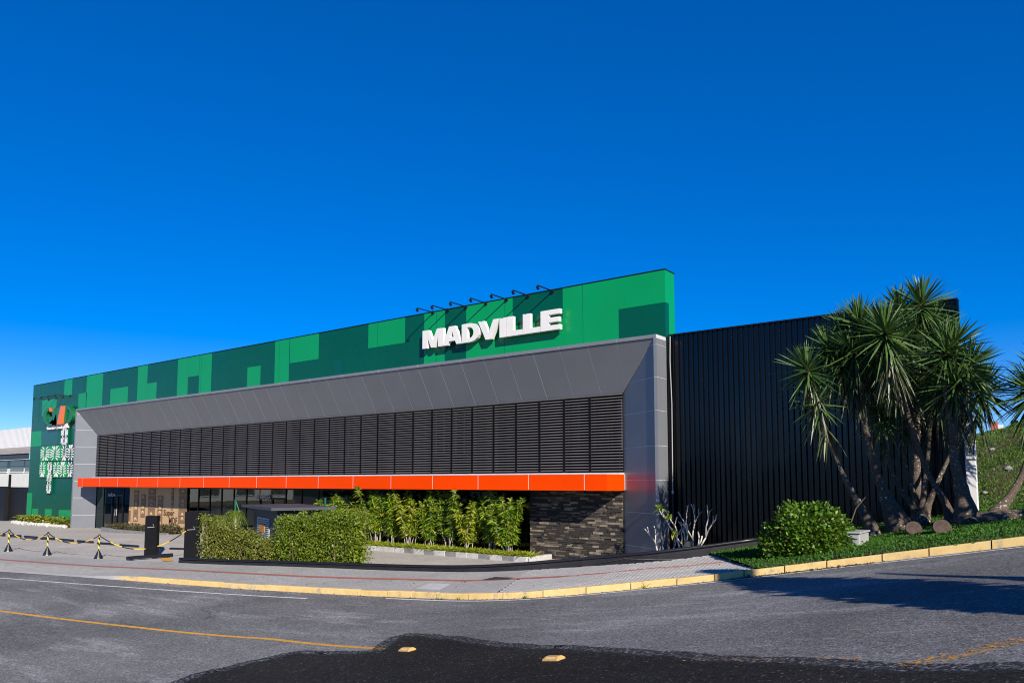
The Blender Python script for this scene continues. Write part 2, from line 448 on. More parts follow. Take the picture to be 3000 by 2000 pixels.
def leaves(P, D, L, W, droop=0.0, seg=2, prof=None):
    P = np.asarray(P, float); N = len(P); D = unit(D)
    L = np.broadcast_to(np.asarray(L, float), (N,)); W = np.broadcast_to(np.asarray(W, float), (N,)); droop = np.broadcast_to(np.asarray(droop, float), (N,))
    rv = unit(rng.normal(size=(N, 3)) * .6 + np.array([0, 0, 1.0]))
    side = unit(np.cross(D, rv))
    if prof is None: prof = [.25, 1.0, .08] if seg == 2 else [.55, 1.0, .75, .06]
    vs = np.zeros((N, (seg + 1) * 2, 3))
    for k in range(seg + 1):
        t = k / seg
        c = P + D * (L * t)[:, None]; c[:, 2] -= droop * L * t * t
        w = (W * prof[k] / 2)[:, None]
        vs[:, 2 * k] = c - side * w; vs[:, 2 * k + 1] = c + side * w
    base = np.arange(N)[:, None] * (seg + 1) * 2
    fs = np.concatenate([base + np.array([2 * k, 2 * k + 1, 2 * k + 3, 2 * k + 2]) for k in range(seg)], 0)
    return vs.reshape(-1, 3), fs
def leaf_obj(name, parts, mat, parent=None, **k):
    V, F, o = [], [], 0
    for v, f in parts: V.append(v); F.append(f + o); o += len(v)
    return link_mesh(name, np.concatenate(V), np.concatenate(F), mat, parent, **k)
def sphere_dirs(n): return unit(rng.normal(size=(n, 3)))

def text_mesh(body, height, extrude, width=None, bold=0.0):
    cu = bpy.data.curves.new('txt', 'FONT'); cu.body = body; cu.size = 1; cu.extrude = extrude; cu.resolution_u = 3; cu.offset = bold
    ob = bpy.data.objects.new('txt', cu); col.objects.link(ob)
    bpy.context.view_layer.update()
    me = bpy.data.meshes.new_from_object(ob.evaluated_get(bpy.context.evaluated_depsgraph_get()))
    bpy.data.objects.remove(ob)
    v = np.array([p.co[:] for p in me.vertices]); f = [tuple(p.vertices) for p in me.polygons]
    bpy.data.meshes.remove(me)
    sc = height / (v[:, 1].max() - v[:, 1].min())
    x = (v[:, 0] - v[:, 0].min()) * sc
    if width: x *= width / x.max()
    return x, v[:, 2], (v[:, 1] - v[:, 1].min()) * sc, f        # along, depth, up
def wall_text(name, body, x0, Y, z0, h, w, mat, parent=None, ext=.01, bold=0.0, **k):
    x, dpt, up, f = text_mesh(body, h, ext, w, bold)
    v = np.stack([x0 + x, Y - dpt, z0 + up], 1)
    return link_mesh(name, v, f, mat, parent, **k)

def grid_sheet(name, xs, ys, zf, mat, kind='structure', keep=None, **k):
    xs, ys = np.asarray(xs), np.asarray(ys)
    XX, YY = np.meshgrid(xs, ys); ZZ = zf(XX, YY)
    v = np.stack([XX, YY, ZZ], -1).reshape(-1, 3); n = len(xs); f = []
    for j in range(len(ys) - 1):
        for i in range(n - 1):
            if keep is None or keep((xs[i] + xs[i + 1]) / 2, (ys[j] + ys[j + 1]) / 2):
                f.append((j * n + i, j * n + i + 1, (j + 1) * n + i + 1, (j + 1) * n + i))
    return link_mesh(name, v, f, mat, kind=kind, loc=(0, 0, 0), smooth_shade=True, **k)
def strip_sheet(name, lo, hi, rows, zf, mat, kind='structure', parent=None, **k):
    lo, hi = np.asarray(lo)[:, :2], np.asarray(hi)[:, :2]; n = len(lo); v = []; f = []
    for j in range(rows + 1):
        p = lo + (hi - lo) * (j / rows)
        v.append(np.column_stack([p, zf(p[:, 0], p[:, 1])]))
    for j in range(rows):
        for i in range(n - 1): f.append((j * n + i, j * n + i + 1, (j + 1) * n + i + 1, (j + 1) * n + i))
    return link_mesh(name, np.concatenate(v), f, mat, parent, kind=kind, loc=(0, 0, 0) if parent is None else None, smooth_shade=True, **k)
def resample(pts, n):
    pts = np.asarray(pts, float)[:, :2]
    s = np.concatenate([[0], np.cumsum(np.linalg.norm(np.diff(pts, axis=0), axis=1))])
    t = np.linspace(0, s[-1], n)
    return np.column_stack([np.interp(t, s, pts[:, 0]), np.interp(t, s, pts[:, 1])])
def smoothline(pts, n, it=3):
    p = resample(pts, n)
    for _ in range(it): p[1:-1] = (p[:-2] + 2 * p[1:-1] + p[2:]) / 4
    return p
def normals2(p):
    t = np.gradient(p, axis=0); t /= np.linalg.norm(t, axis=1, keepdims=True)
    return np.column_stack([-t[:, 1], t[:, 0]])          # to the left of travel (away from the road here)
# ------------------------------------------------------------------ setting: ground, road, pavement, verge
KP = [(-80, -5), (-50, 5.0)] + [tuple(onR(*p)[:2]) for p in [(-300, 1655), (0, 1672), (286, 1692), (370, 1699), (842, 1732), (1193, 1748), (1403, 1757), (1658, 1744), (1913, 1718), (2168, 1693), (2424, 1661), (2679, 1633), (3000, 1597)]] + [(6, 16.6), (22, 19)]
KERB = smoothline(KP, 500, 40)
WP = [(-80, -1), (-50, 8.8), (-36.2, 12.9), (-31, 14.3)] + [tuple(onS(*p)[:2]) for p in [(530, 1648), (800, 1657), (1080, 1668), (1380, 1675), (1512, 1671), (1643, 1662), (1780, 1653), (1903, 1645), (2083, 1624)]]
WALL = smoothline(WP, 300, 4)
def Yk(X): return np.interp(X, KERB[:, 0], KERB[:, 1])
def Yw(X): return np.interp(X, WALL[:, 0], WALL[:, 1])
KN = normals2(KERB)
KBACK = KERB + KN * .14
def swz(X, Y):
    dY = Y - Yk(X)
    return street(X, Y) - .115 * (1 - smooth(0, 1.3, dY)) * (1 - smooth(-27.5, -24.6, X))
def lotz(X, Y):
    return .2 * smooth(-50, -38, X) * smooth(15.5, 20.5, Y) + .75 * smooth(-12.6, -10.5, X) - .004

gx = np.concatenate([[-900, -500, -250, -150], np.arange(-100, -30, 4), np.arange(-30, 14, .5), [16, 20, 26, 40, 80, 200, 500, 900]])
gy = np.concatenate([[-900, -400, -200, -100, -60], np.arange(-40, 0, 4), np.arange(0, 24, .5), [26, 30, 45, 80, 200, 500, 900]])
grid_sheet('ground', [-900, -300, -120, -60, -20, 0, 30, 90, 300, 900], [-900, -300, -90, -45, 0, 24, 60, 90, 300, 900], lambda X, Y: np.full_like(X, -2.2), 'leaf_far')
grid_sheet('road', gx[(gx > -200) & (gx < 100)], gy[(gy > -70) & (gy < 60)], roadz, 'asphalt', keep=lambda x, y: y < Yk(x) + 1.3)

def drape(name, pts, width, mat, parent=None, lift=.004, n=120, off=0.0, zf=roadz, it=4, **k):
    p = smoothline(pts, n, it); nn = normals2(p)
    return strip_sheet(name, p + nn * (off - width / 2), p + nn * (off + width / 2), 1, lambda X, Y: zf(X, Y) + lift, mat, kind='structure', **k)
R = lambda *ps: [onR(*p) for p in ps]
drape('edge_line', R((-120, 1684), (0, 1692), (395, 1721), (727, 1743), (900, 1752)), .10, 'line_white')
drape('edge_line', KERB[(KERB[:, 0] > -14.5) & (KERB[:, 0] < 8)], .10, 'line_white', off=-.22, it=0)
drape('centre_line', R((-200, 1762), (0, 1789), (395, 1836), (797, 1871), (1135, 1900)), .12, 'line_yellow')
drape('centre_line', R((2640, 1953), (2800, 1918), (3000, 1874), (3150, 1845)), .22, 'line_orange_worn', lift=.005)
drape('centre_line', R((2000, 1934), (2250, 1930), (2520, 1928)), .07, 'line_orange_worn', lift=.005)
drape('faded_marking', R((2400, 1852), (2700, 1822), (3000, 1806)), .32, 'line_orange_faint', lift=.005)
drape('faded_marking', R((2650, 1870), (3000, 1830)), .35, 'line_orange_faint', lift=.006)
for a, b in (((215, 1711), (470, 1708)), ((290, 1717), (560, 1718)), ((380, 1724), (640, 1727)), ((470, 1732), (720, 1736)), ((560, 1739), (800, 1741))):
    drape('hatch_line', R(a, b), .07, 'line_white_faint', n=30)

# newer dark asphalt in front, with a ragged edge; left end paints tree shade
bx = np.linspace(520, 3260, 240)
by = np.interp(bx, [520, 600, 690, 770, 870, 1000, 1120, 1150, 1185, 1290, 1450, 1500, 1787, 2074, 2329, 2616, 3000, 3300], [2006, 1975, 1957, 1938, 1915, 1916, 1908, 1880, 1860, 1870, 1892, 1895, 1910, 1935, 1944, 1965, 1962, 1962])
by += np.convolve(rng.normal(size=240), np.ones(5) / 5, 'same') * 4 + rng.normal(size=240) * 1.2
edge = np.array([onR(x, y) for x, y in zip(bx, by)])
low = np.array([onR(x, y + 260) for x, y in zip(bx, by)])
strip_sheet('asphalt_patch_and_shadow', low, edge, 8, lambda X, Y: roadz(X, Y) + .0045, 'asphalt_new_and_shadow')
worn_paint('asphalt_crumble_and_shadow', (.018, .017, .017), .46, .54, 22)
drape('patch_and_shadow_fringe', edge[:, :2], .34, 'asphalt_crumble_and_shadow', lift=.0052, n=240, it=0, off=.08)
# pavement: sheet on the left, single pavers on the right where they can be told apart
XS = -11.2
mL = KBACK[:, 0] < XS
lo = resample(KBACK[mL], 260)
hi = np.column_stack([np.linspace(-80, -12.9, 260), Yw(np.linspace(-80, -12.9, 260))])
hi = resample(hi, 260)
side = strip_sheet('sidewalk', lo, hi, 24, swz, 'paving_sidewalk')
mR = (KBACK[:, 0] >= XS - .05) & (KBACK[:, 0] < -4.9)
lo2 = resample(KBACK[mR], 60)
hx = np.linspace(-13.0, -7.9, 60)
strip_sheet('sidewalk_bed', lo2, np.column_stack([hx, Yw(hx)]), 14, lambda X, Y: street(X, Y) - .048, 'matt_black')
RED = smoothline([onS(*p) for p in [(-200, 1622), (0, 1638), (238, 1655), (428, 1664), (557, 1670), (671, 1676), (902, 1688), (1199, 1696), (1380, 1700), (1512, 1694), (1644, 1688), (1775, 1676.5), (1907, 1663), (2000, 1657), (2150, 1640)]], 400, 6)
redl = RED[RED[:, 0] < -10.9]
nr = normals2(redl)
strip_sheet('red_guide_strip', redl - nr * .12, redl + nr * .12, 1, lambda X, Y: swz(X, Y) + .005, 'paver_red')
def red_dist(x, y): return np.sqrt(((RED - np.array([x, y])) ** 2).sum(1)).min()
ks = np.concatenate([[0], np.cumsum(np.linalg.norm(np.diff(KBACK, axis=0), axis=1))])
s0 = np.interp(XS + .02, KBACK[:, 0], ks); s1 = np.interp(-5.2, KBACK[:, 0], ks)
def kpos(s, w):
    x = np.interp(s, ks, KBACK[:, 0]); y = np.interp(s, ks, KBACK[:, 1])
    nx = np.interp(s, ks, KN[:, 0]); ny = np.interp(s, ks, KN[:, 1])
    return x + nx * w, y + ny * w, math.atan2(-nx, ny)
cand = []
row = 0; w = .06
while w < 6:
    s = s0 - 3 + (.1 if row % 2 else 0)
    while s < s1 + 1.5:
        x, y, a = kpos(s, w)
        e = Yw(x) - .08 if x < -8.27 else 19.74 + (x + 8.27) * (15.6 - 19.74) / (-5.5 + 8.27)
        A_, B_ = (XS, float(Yk(XS)) + .14), (-12.95, float(Yw(-12.95)))
        rt = (x - A_[0]) * (B_[1] - A_[1]) - (y - A_[1]) * (B_[0] - A_[0]) > .06
        if y < e and rt: cand.append((depth((x, y, 0)), x, y, a, red_dist(x, y) < .1))
        s += .2
    w += .102; row += 1
cand.sort()
pm = {}
for key in ('paver', 'paver_red'):
    m = MB().box(-.081, .081, -.0492, .0492, -.05, .0)
    me = bpy.data.meshes.new(key); me.from_pydata(m.v, [], m.f); me.materials.append(M[key])
    bm = bmesh.new(); bm.from_mesh(me); bmesh.ops.bevel(bm, geom=[e for e in bm.edges if all(v.co.z > -.01 for v in e.verts)], offset=.004, segments=1, affect='EDGES'); bm.to_mesh(me); bm.free()
    pm[key] = me
def tilt(x, y, a):
    e = .1
    c, s_ = math.cos(a), math.sin(a)
    z0 = street(x, y); zs = (street(x + e * c, y + e * s_) - z0) / e; zw = (street(x - e * s_, y + e * c) - z0) / e
    return (math.atan(zw), -math.atan(zs), a)
rest = {'paver': MB(), 'paver_red': MB()}
for i, (dd, x, y, a, red) in enumerate(cand):
    key = 'paver_red' if red else 'paver'
    z = float(street(x, y)) + random.uniform(-.002, .003)
    if i < 300:
        inst('paver', pm[key], side, (x, y, z), rot=tilt(x, y, a))
    else:
        c, s_ = math.cos(a), math.sin(a)
        q = []
        for (px, py) in ((-.081, -.0492), (.081, -.0492), (.081, .0492), (-.081, .0492)):
            X, Y = x + px * c - py * s_, y + px * s_ + py * c
            q.append((X, Y, float(street(X, Y)) + (z - float(street(x, y)))))
        rest[key].add(q + [(p[0], p[1], p[2] - .05) for p in q], [(0, 1, 2, 3), (0, 4, 5, 1), (1, 5, 6, 2), (2, 6, 7, 3), (3, 7, 4, 0)])
rest['paver'].build('paver_field', 'paver', side, kind='stuff')
rest['paver_red'].build('red_paver_field', 'paver_red', side, kind='stuff')

# lot behind the low black wall
lx = np.concatenate([np.arange(-75, -30, 1.5), np.arange(-30, -8.9, .7)])
strip_sheet('parking_lot', np.column_stack([lx, Yw(lx) - .05]), np.column_stack([lx, np.full_like(lx, 23.6)]), 16, lotz, 'paving_lot')
for a, b, wd, mt in (((300, 1585), (540, 1573), .06, 'line_white_faint'), ((0, 1590), (420, 1603), .05, 'line_white_faint')):
    drape('bay_line', [onZ(*a, .02), onZ(*b, .02)], wd, mt, zf=lambda X, Y: lotz(X, Y), lift=.005, n=60)
drape('yellow_mark', [onZ(484, 1634, 0), onZ(493, 1643, 0)], .35, 'line_yellow', zf=swz, lift=.006, n=8, it=0)

# kerb stones
kerb = thing('kerb', (-12, 13.9, 0.1), 'weathered yellow painted concrete kerb curving along the pavement', 'kerb')
del kerb['label'], kerb['category']; kerb['kind'] = 'structure'
s = np.interp(-25.6, KERB[:, 0], np.concatenate([[0], np.cumsum(np.linalg.norm(np.diff(KERB, axis=0), axis=1))]))
ks0 = np.concatenate([[0], np.cumsum(np.linalg.norm(np.diff(KERB, axis=0), axis=1))])
send = np.interp(6, KERB[:, 0], ks0)
i = 0
while s < send:
    ln = random.choice([.8, .95, 1.0, 1.0, .6])
    P = []
    jx = random.uniform(-.012, .012); jz = random.uniform(-.012, .012)
    for ss_ in np.linspace(s + .012, s + ln - .012, 4):
        x = np.interp(ss_, ks0, KERB[:, 0]); y = np.interp(ss_, ks0, KERB[:, 1]); n = np.array([np.interp(ss_, ks0, KN[:, 0]), np.interp(ss_, ks0, KN[:, 1])])
        hk = KH * (smooth(-25.8, -24.4, x) * .9 + .1) + .012 + jz
        a = np.array([x, y]) + n * jx; zr = float(roadz(x, y))
        P.append([(*a, zr - .06), (*(a + n * .015), zr + hk - .02), (*(a + n * .035), zr + hk), (*(a + n * .14), zr + hk + .003), (*(a + n * .14), zr - .06)])
    m = MB(); v = [p for q in P for p in q]; f = []
    for k in range(3):
        for j in range(4): f.append((k * 5 + j, (k + 1) * 5 + j, (k + 1) * 5 + j + 1, k * 5 + j + 1))
    f += [(0, 1, 2, 3, 4), (19, 18, 17, 16, 15)]
    m.add(v, f).build('kerb_stone', 'kerb_yellow', kerb)
    s += ln; i += 1

mk = KERB[:, 0] < -24.8
lo_, hi_ = KERB[mk] - KN[mk] * .05, KBACK[mk] + KN[mk] * .02
vv_ = [(x, y, float(roadz(x, y)) + .003) for x, y in lo_] + [(x, y, float(swz(x, y)) + .002) for x, y in hi_]
nk = len(lo_)
link_mesh('dropped_kerb', vv_, [(i_, i_ + 1, nk + i_ + 1, nk + i_) for i_ in range(nk - 1)], 'paver', kind='structure', loc=(0, 0, 0))
# inspection cover and pale concrete patch in the pavement
def quad_on(name, px, mat, lift, **k):
    P = np.array([onS(*p) for p in px]); 
    top = [(p[0], p[1], float(swz(p[0], p[1])) + lift) for p in P]
    MB().add(top + [(p[0], p[1], p[2] - lift - .02) for p in top], [(0, 1, 2, 3), (0, 4, 5, 1), (1, 5, 6, 2), (2, 6, 7, 3), (3, 7, 4, 0)]).build(name, mat, **k)
quad_on('inspection_cover', [(1410, 1699), (1450, 1690), (1502, 1692), (1488, 1697)], 'iron_cover', .014, label='rusty iron inspection cover set in the pavement beside the red strip', cat='cover')
quad_on('concrete_patch', [(1220, 1722), (1262, 1708), (1318, 1710), (1285, 1727)], 'concrete_patch', .006, kind='structure')

# verge with ground cover, grass bank behind
vlo = np.array([(-8.27, 19.7), (-7.0, 17.8), (-5.7, 15.85)] + [tuple(p) for p in KBACK[(KBACK[:, 0] > -5.6) & (KBACK[:, 0] < 7)]])
vhi = np.array([(-8.3, 20.4), (-8.3, 23.15), (-2.4, 23.15), (7, 23.4)])
vz = lambda X, Y: street(X, Y) + .015 + .05 * smooth(0, 1.0, Y - Yk(X))
verge = strip_sheet('verge', resample(vlo, 60), resample(vhi, 60), 20, vz, 'soil')
N = 95000
X = rng.uniform(-8.3, 3.2, N); Y = rng.uniform(15.5, 23.1, N)
ok = (Y > Yk(X) + .10 + rng.normal(size=N) * .04) & ~((X < -5.5) & (Y < 19.74 + (X + 8.27) * (15.6 - 19.74) / 2.77 + rng.normal(size=N) * .08)) & (Y < 23.05)
X, Y = X[ok], Y[ok]
D = rng.normal(size=(len(X), 3)); D[:, 2] = np.abs(D[:, 2]) + .55
clump = .5 + .5 * np.sin(X * 3.1 + np.sin(Y * 2.3) * 2) * np.sin(Y * 3.7 + 1)
leaf_obj('ground_cover', [leaves(np.column_stack([X, Y, vz(X, Y) - .005]), D, rng.uniform(.04, .085, len(X)) * (.7 + .6 * clump), rng.uniform(.016, .03, len(X)), .2)], 'leaf_cover', kind='stuff', label='low leafy green ground cover on the verge behind the yellow kerb', cat='ground cover')

def bankz(X, Y):
    return street(X, np.minimum(Y, 24)) + 2.55 * smooth(22.6, 30, Y) + .35 * smooth(30, 45, Y) + .22 * np.sin(X * 1.3 + Y * .7) * smooth(23, 26, Y) * .5 + .12 * np.sin(X * 2.9 - Y * 1.9) * smooth(23, 25, Y) - .05
grid_sheet('grass_bank', np.concatenate([[-9, -6, -4], np.arange(-2.5, 24, .5)]), np.concatenate([np.arange(22.2, 32, .5), [34, 38, 44, 52]]), bankz, 'soil', keep=lambda x, y: x > -2.6 or y > 23.7)
N = 110000
X = rng.uniform(-4.5, 4.0, N); Y = 22.4 + rng.uniform(0, 1, N) ** 1.2 * 9
D = rng.normal(size=(N, 3)) * .7; D[:, 2] = np.abs(D[:, 2]) + .7
thin = np.sin(X * 2.1 + 1.3 * np.sin(Y * 1.1)) * np.sin(Y * 1.9) + rng.normal(size=N) * .5
k = (thin > -.75) & ((X > -2.35) | (Y > 23.7))
leaf_obj('bank_grass', [leaves(np.column_stack([X, Y, bankz(X, Y)])[k], D[k], rng.uniform(.06, .16, k.sum()), rng.uniform(.014, .024, k.sum()), .35)], 'leaf_bank', kind='stuff', label='rough grass and weeds on the bank behind the white post', cat='grass')
for q, (px, py, lb_) in enumerate(((2905, 1322, 'pale stone highest on the grass bank behind the white post'), (2952, 1376, 'pale stone halfway up the grass bank near the rightmost yucca'), (2884, 1447, 'small pale stone low on the grass bank right of the white post'))):
    r_ = (.09, .12, .08)[q]
    for t in np.arange(20, 40, .05):
        c = at(px, py, t)
        if c[2] < bankz(c[0], c[1]): break
    bm = bmesh.new(); bmesh.ops.create_icosphere(bm, subdivisions=2, radius=r_)
    for v in bm.verts: v.co *= 1 + .25 * math.sin(v.co.x * 31 + q) * math.cos(v.co.y * 27 + q); v.co.z *= .6
    me = bpy.data.meshes.new('bank_stone'); bm.to_mesh(me); bm.free(); me.materials.append(M['block_dark'])
    o = inst('bank_stone', me, None, (c[0], c[1], float(bankz(c[0], c[1])) + .03))
    tag(o, lb_, 'stone', 'stones on the bank')

# ------------------------------------------------------------------ the store
XL, XR, FY, FT = -53.44, -11.11, 22.4, 7.82          # frame
GL, GR, GY, GT = -62.35, -11.106, 23.1, 10.14        # green parapet wall
LP, LX0, LX1, LZ0, LZ1 = 23.35, -52.27, -12.90, 3.342, 6.096   # louvres
CY, CZ0, CZ1 = 22.09, 2.71, 3.262                    # canopy
store = thing('store_building', (-33, 23.4, 0), 'long store with green parapet, grey splayed frame, black louvres and orange canopy', 'building')
MB().box(GL + .05, -6.5, 28.6, 48, -.5, 7.4).build('building_body', 'gate_black', store)
MB().box(GL + .05, -11.25, 23.9, 28.55, 3.3, 7.4).build('upper_body', 'gate_black', store)
MB().box(-11.7, -10.98, 23.14, 23.29, -.3, 7.84).build('corner_filler', 'black_paint', store)
green = MB().box(XL + .3, GR, GY, GY + .72, FT - .75, GT).box(GL, XL + .3, GY, GY + .72, -.3, GT).build('green_facade', 'green_dark', store)
MB().box(GL - .02, GR + .02, GY - .02, GY + .74, GT, GT + .035).build('parapet_cap', 'dark_metal', green)
def zoomer(ox, oy, s): return lambda x, y: (ox + x * s, oy + y * s)
zA = zoomer(50, 1100, .2870); zB = zoomer(200, 950, .3401); zC = zoomer(1000, 850, .3401); zD = zoomer(1700, 750, .2551)
def panel(x0, x1, z0, z1, mat='green_light', lift=.006):
    MB().box(x0, x1, GY - lift, GY - .0005, z0, z1).build('colour_panel', mat, green)
gxz = lambda zf, x, y: onY(*zf(x, y), GY)
def px_panel(zf, x0, x1, y0=None, y1=None, mat='green_light', lift=.006):
    xm = (x0 + x1) / 2; yy = y0 if y0 is not None else (y1 if y1 is not None else 500)
    a, b = gxz(zf, x0, yy)[0], gxz(zf, x1, yy)[0]
    zt = GT if y0 is None else gxz(zf, xm, y0)[2]; zb = FT - .6 if y1 is None else gxz(zf, xm, y1)[2]
    panel(a, b, max(zb, -.2), min(zt, GT), mat, lift)
px_panel(zB, 160, 298); px_panel(zB, 90, 160, 592)
px_panel(zB, 365, 515, 546); px_panel(zB, 598, 680); px_panel(zB, 681, 762, 503)
px_panel(zB, 940, 1029); px_panel(zB, 1030, 1125, None, 447); px_panel(zB, 1126, 1230)
px_panel(zB, 1545, 1657, 363); px_panel(zB, 1775, 1897); px_panel(zB, 1908, 2155, None, 316)
px_panel(zC, 232, 547, None, 476); px_panel(zC, 713, 890); px_panel(zC, 1075, 1475)
xa, xb, xc = gxz(zC, 1475.5, 270)[0], gxz(zC, 1908, 250)[0], gxz(zD, 440, 700)[0]
zmid = gxz(zC, 1700, 275)[2]; zlow = gxz(zD, 700, 572)[2]
panel(xa, xb, FT - .6, zmid); panel(xb + .002, xc, FT - .6, GT); panel(xc + .002, GR, zlow, GT)
px_panel(zA, 480, 558, None, 202); px_panel(zA, 260, 405, 243, 405); px_panel(zA, 150, 250, 568, 650, 'green_light'); px_panel(zA, 145, 250, 651, 720, 'green_light', .005)
px_panel(zA, 105, 155, 1195, 1500); px_panel(zA, 156, 215, 1357, 1500); px_panel(zA, 285, 355, 1360, 1500); px_panel(zA, 427, 550, 1370, 1500)
px_panel(zA, 255, 420, 560, 705, 'green_mid', .003); px_panel(zA, 375, 560, 1050, 1200, 'green_mid', .003); px_panel(zB, 2290, 2352, 310, None, 'green_mid', .003)  # rightmost of these panels paints a faint light reflection as colour
# return of the parapet
MB().box(GR + .0005, GR + .006, GY, GY + .715, zlow, GT - .001).build('colour_panel', 'green_light', green)
MB().box(GR + .0005, GR + .006, GY + .26, GY + .715, 7.4, zlow - .002).build('colour_panel', 'green_light', green)
# cladding seams
for x in np.arange(GL + 1.2, GR, 3.6):
    MB().box(x - .006, x + .006, GY - .0085, GY - .0005, FT - .5, GT - .002).build('seam', 'green_dark', green)

# grey frame
frame = MB().box(XL - .004, XR + .004, FY - .004, FY + .69, FT - .1, FT + .004).build('entrance_frame', 'acm_joint', store)
MB().box(XR - .09, XR + .005, FY - .005, GY - .006, -.2, FT - .101).build('side_backing', 'acm_joint', frame)
P3 = lambda *a: [np.array(p, float) for p in a]
ng = .009
# rim: top band, right band, left band
tops = [x for x in np.arange(-12.59, XL, -1.17)][::-1]
xs = [XL] + list(np.arange(-12.59, XL + .5, -2.34)[::-1]) + [XR]
for a, b in zip(xs[:-1], xs[1:]):
    MB().box(a + ng, b - ng, FY - .012, FY + .66, FT - .105, FT + .012).build('rim_panel', 'acm_grey', frame)
zs = [-.2, .85, 1.98, 3.07, 4.18, 5.33, 6.42, 7.5, FT - .108]
for a, b in zip(zs[:-1], zs[1:]):
    MB().box(XR - .1, XR + .012, FY - .012, GY - .004, a + ng, b - ng).build('side_panel', 'acm_grey', frame)
    MB().box(XL - .012, XL + .1, FY - .012, GY - .004, a + ng, b - ng).build('side_panel', 'acm_grey', frame)
# splayed soffit
ix0, ix1, iz = XL + .1, XR - .1, FT - .108
y0, y1 = FY + .02, LP
def soffit_pt(x, t):      # t 0 at the rim, 1 at the louvres; ends mitred
    return np.array([x, y0 + (y1 - y0) * t, iz + (LZ1 - iz) * t])
nS = np.cross(np.array([1, 0, 0]), np.array([0, y1 - y0, LZ1 - iz])); nS = nS if nS[1] < 0 else -nS
MB().slab([soffit_pt(ix0, 0) - nS / np.linalg.norm(nS) * .004, soffit_pt(ix1, 0) - nS / np.linalg.norm(nS) * .004, soffit_pt(LX1, 1) - nS / np.linalg.norm(nS) * .004, soffit_pt(LX0, 1) - nS / np.linalg.norm(nS) * .004], nS, .02).build('soffit_backing', 'acm_joint', frame)
edges = [ix0] + list(np.arange(-12.59, XL + .6, -1.17)[::-1]) + [ix1]
def clampx(x, t): return min(max(x, ix0 + (LX0 - ix0) * t), ix1 + (LX1 - ix1) * t)
for a, b in zip(edges[:-1], edges[1:]):
    dz = rng.normal() * .0012
    q = [soffit_pt(clampx(a + ng, 0), 0), soffit_pt(clampx(b - ng, 0), 0), soffit_pt(clampx(b - ng, 1), 1), soffit_pt(clampx(a + ng, 1), 1)]
    q = [p + np.array([0, 0, dz * (1 if i_ in (0, 3) else -1)]) for i_, p in enumerate(q)]
    if abs(q[2][0] - q[3][0]) < .02: q[3] = q[3] + (q[0] - q[3]) * 0.0
    MB().slab(q, nS, .015).build('soffit_panel', 'acm_grey', frame)
# splayed jambs
for sx, xo, xi in ((1, ix0, LX0), (-1, ix1, LX1)):
    yj = LP + .07
    xi = xi - .04 if sx < 0 else xi
    def jp(t, z): return np.array([xo + (xi - xo) * t, y0 + (yj - y0) * t, z])
    nJ = np.array([sx * (yj - y0), -abs(xi - xo), 0]); nJ /= np.linalg.norm(nJ)
    MB().slab([jp(0, -.2) - nJ * .004, jp(1, -.2) - nJ * .004, jp(1, LZ1) - nJ * .004, jp(0, iz) - nJ * .004], nJ, .02).build('jamb_backing', 'acm_joint', frame)
    for a, b in zip(zs[:-1], zs[1:]):
        poly = []
        def zt(t): return iz + (LZ1 - iz) * t
        a_, b_ = a + ng, b - ng
        if a_ >= iz: continue
        c = [(0, a_), (1, min(a_, 99)), (1, b_), (0, b_)]
        # clip to below the mitre line
        out = []
        for i_ in range(4):
            p, q2 = c[i_], c[(i_ + 1) % 4]
            fp, fq = zt(p[0]) - p[1], zt(q2[0]) - q2[1]
            if fp >= 0: out.append(p)
            if (fp >= 0) != (fq >= 0):
                k = fp / (fp - fq); out.append((p[0] + (q2[0] - p[0]) * k, p[1] + (q2[1] - p[1]) * k))
        if len(out) < 3: continue
        pts = [jp(*p) for p in out]; k = len(pts)
        m = MB().add(pts + [p - nJ * .015 for p in pts], [tuple(range(k)), tuple(range(2 * k - 1, k - 1, -1))] + [(i_, i_ + k, (i_ + 1) % k + k, (i_ + 1) % k) for i_ in range(k)])
        m.build('jamb_panel', 'acm_grey', frame)
MB().box(LX0 - .6, LX1 + .6, LP + .03, LP + .1, LZ1 - .02, LZ1 + 1.2).build('frame_backing', 'gate_black', frame)

# louvre screen
screen = MB().box(LX0, LX1, LP + .16, LP + .22, LZ0 - .05, LZ1 + .02).build('louvre_screen', 'matt_black', store)
m = MB(); prof = [(-.045, -.016), (-.035, .014), (-.005, .026), (.03, .018), (.04, -.004), (.01, -.024)]
m.add([(LX0, y, z) for y, z in prof] + [(LX1 - .02, y, z) for y, z in prof], [(i_, (i_ + 1) % 6, (i_ + 1) % 6 + 6, i_ + 6) for i_ in range(6)] + [tuple(range(5, -1, -1)), tuple(range(6, 12))])
sl = bpy.data.meshes.new('slat'); sl.from_pydata([(a + 33, b, c) for a, b, c in m.v], [], m.f); sl.materials.append(M['slat_black'])
sl.validate(); 
for k in range(27):
    inst('slat', sl, screen, (-33, LP - .02, LZ0 + .07 + k * (LZ1 - LZ0 - .1) / 26))
mul = [x for x in np.arange(-14.21, LX0, -1.105)]
for x in mul:
    MB().box(x - .04, x + .04, LP - .074, LP + .16, LZ0 - .06, LZ1 - .06).build('mullion', 'matt_black', screen)
for i_, x in enumerate([LX1 + 0.0] + mul[:-1]):
    if i_ in (0, 1, 6, 7, 12, 13, 19, 20, 26):
        x1_, x0_ = x - .1, (mul[i_] if i_ < len(mul) else x - 1.1) + .1
        w_ = MB().box(x0_, x1_, LP + .11, LP + .14, 4.2, 5.85).build('window', 'matt_black', screen)
        for xx in (x0_, (x0_ + x1_) / 2, x1_):
            MB().box(xx - .02, xx + .02, LP + .075, LP + .109, 4.15, 5.88).build('window_frame', 'roof_dark', w_)
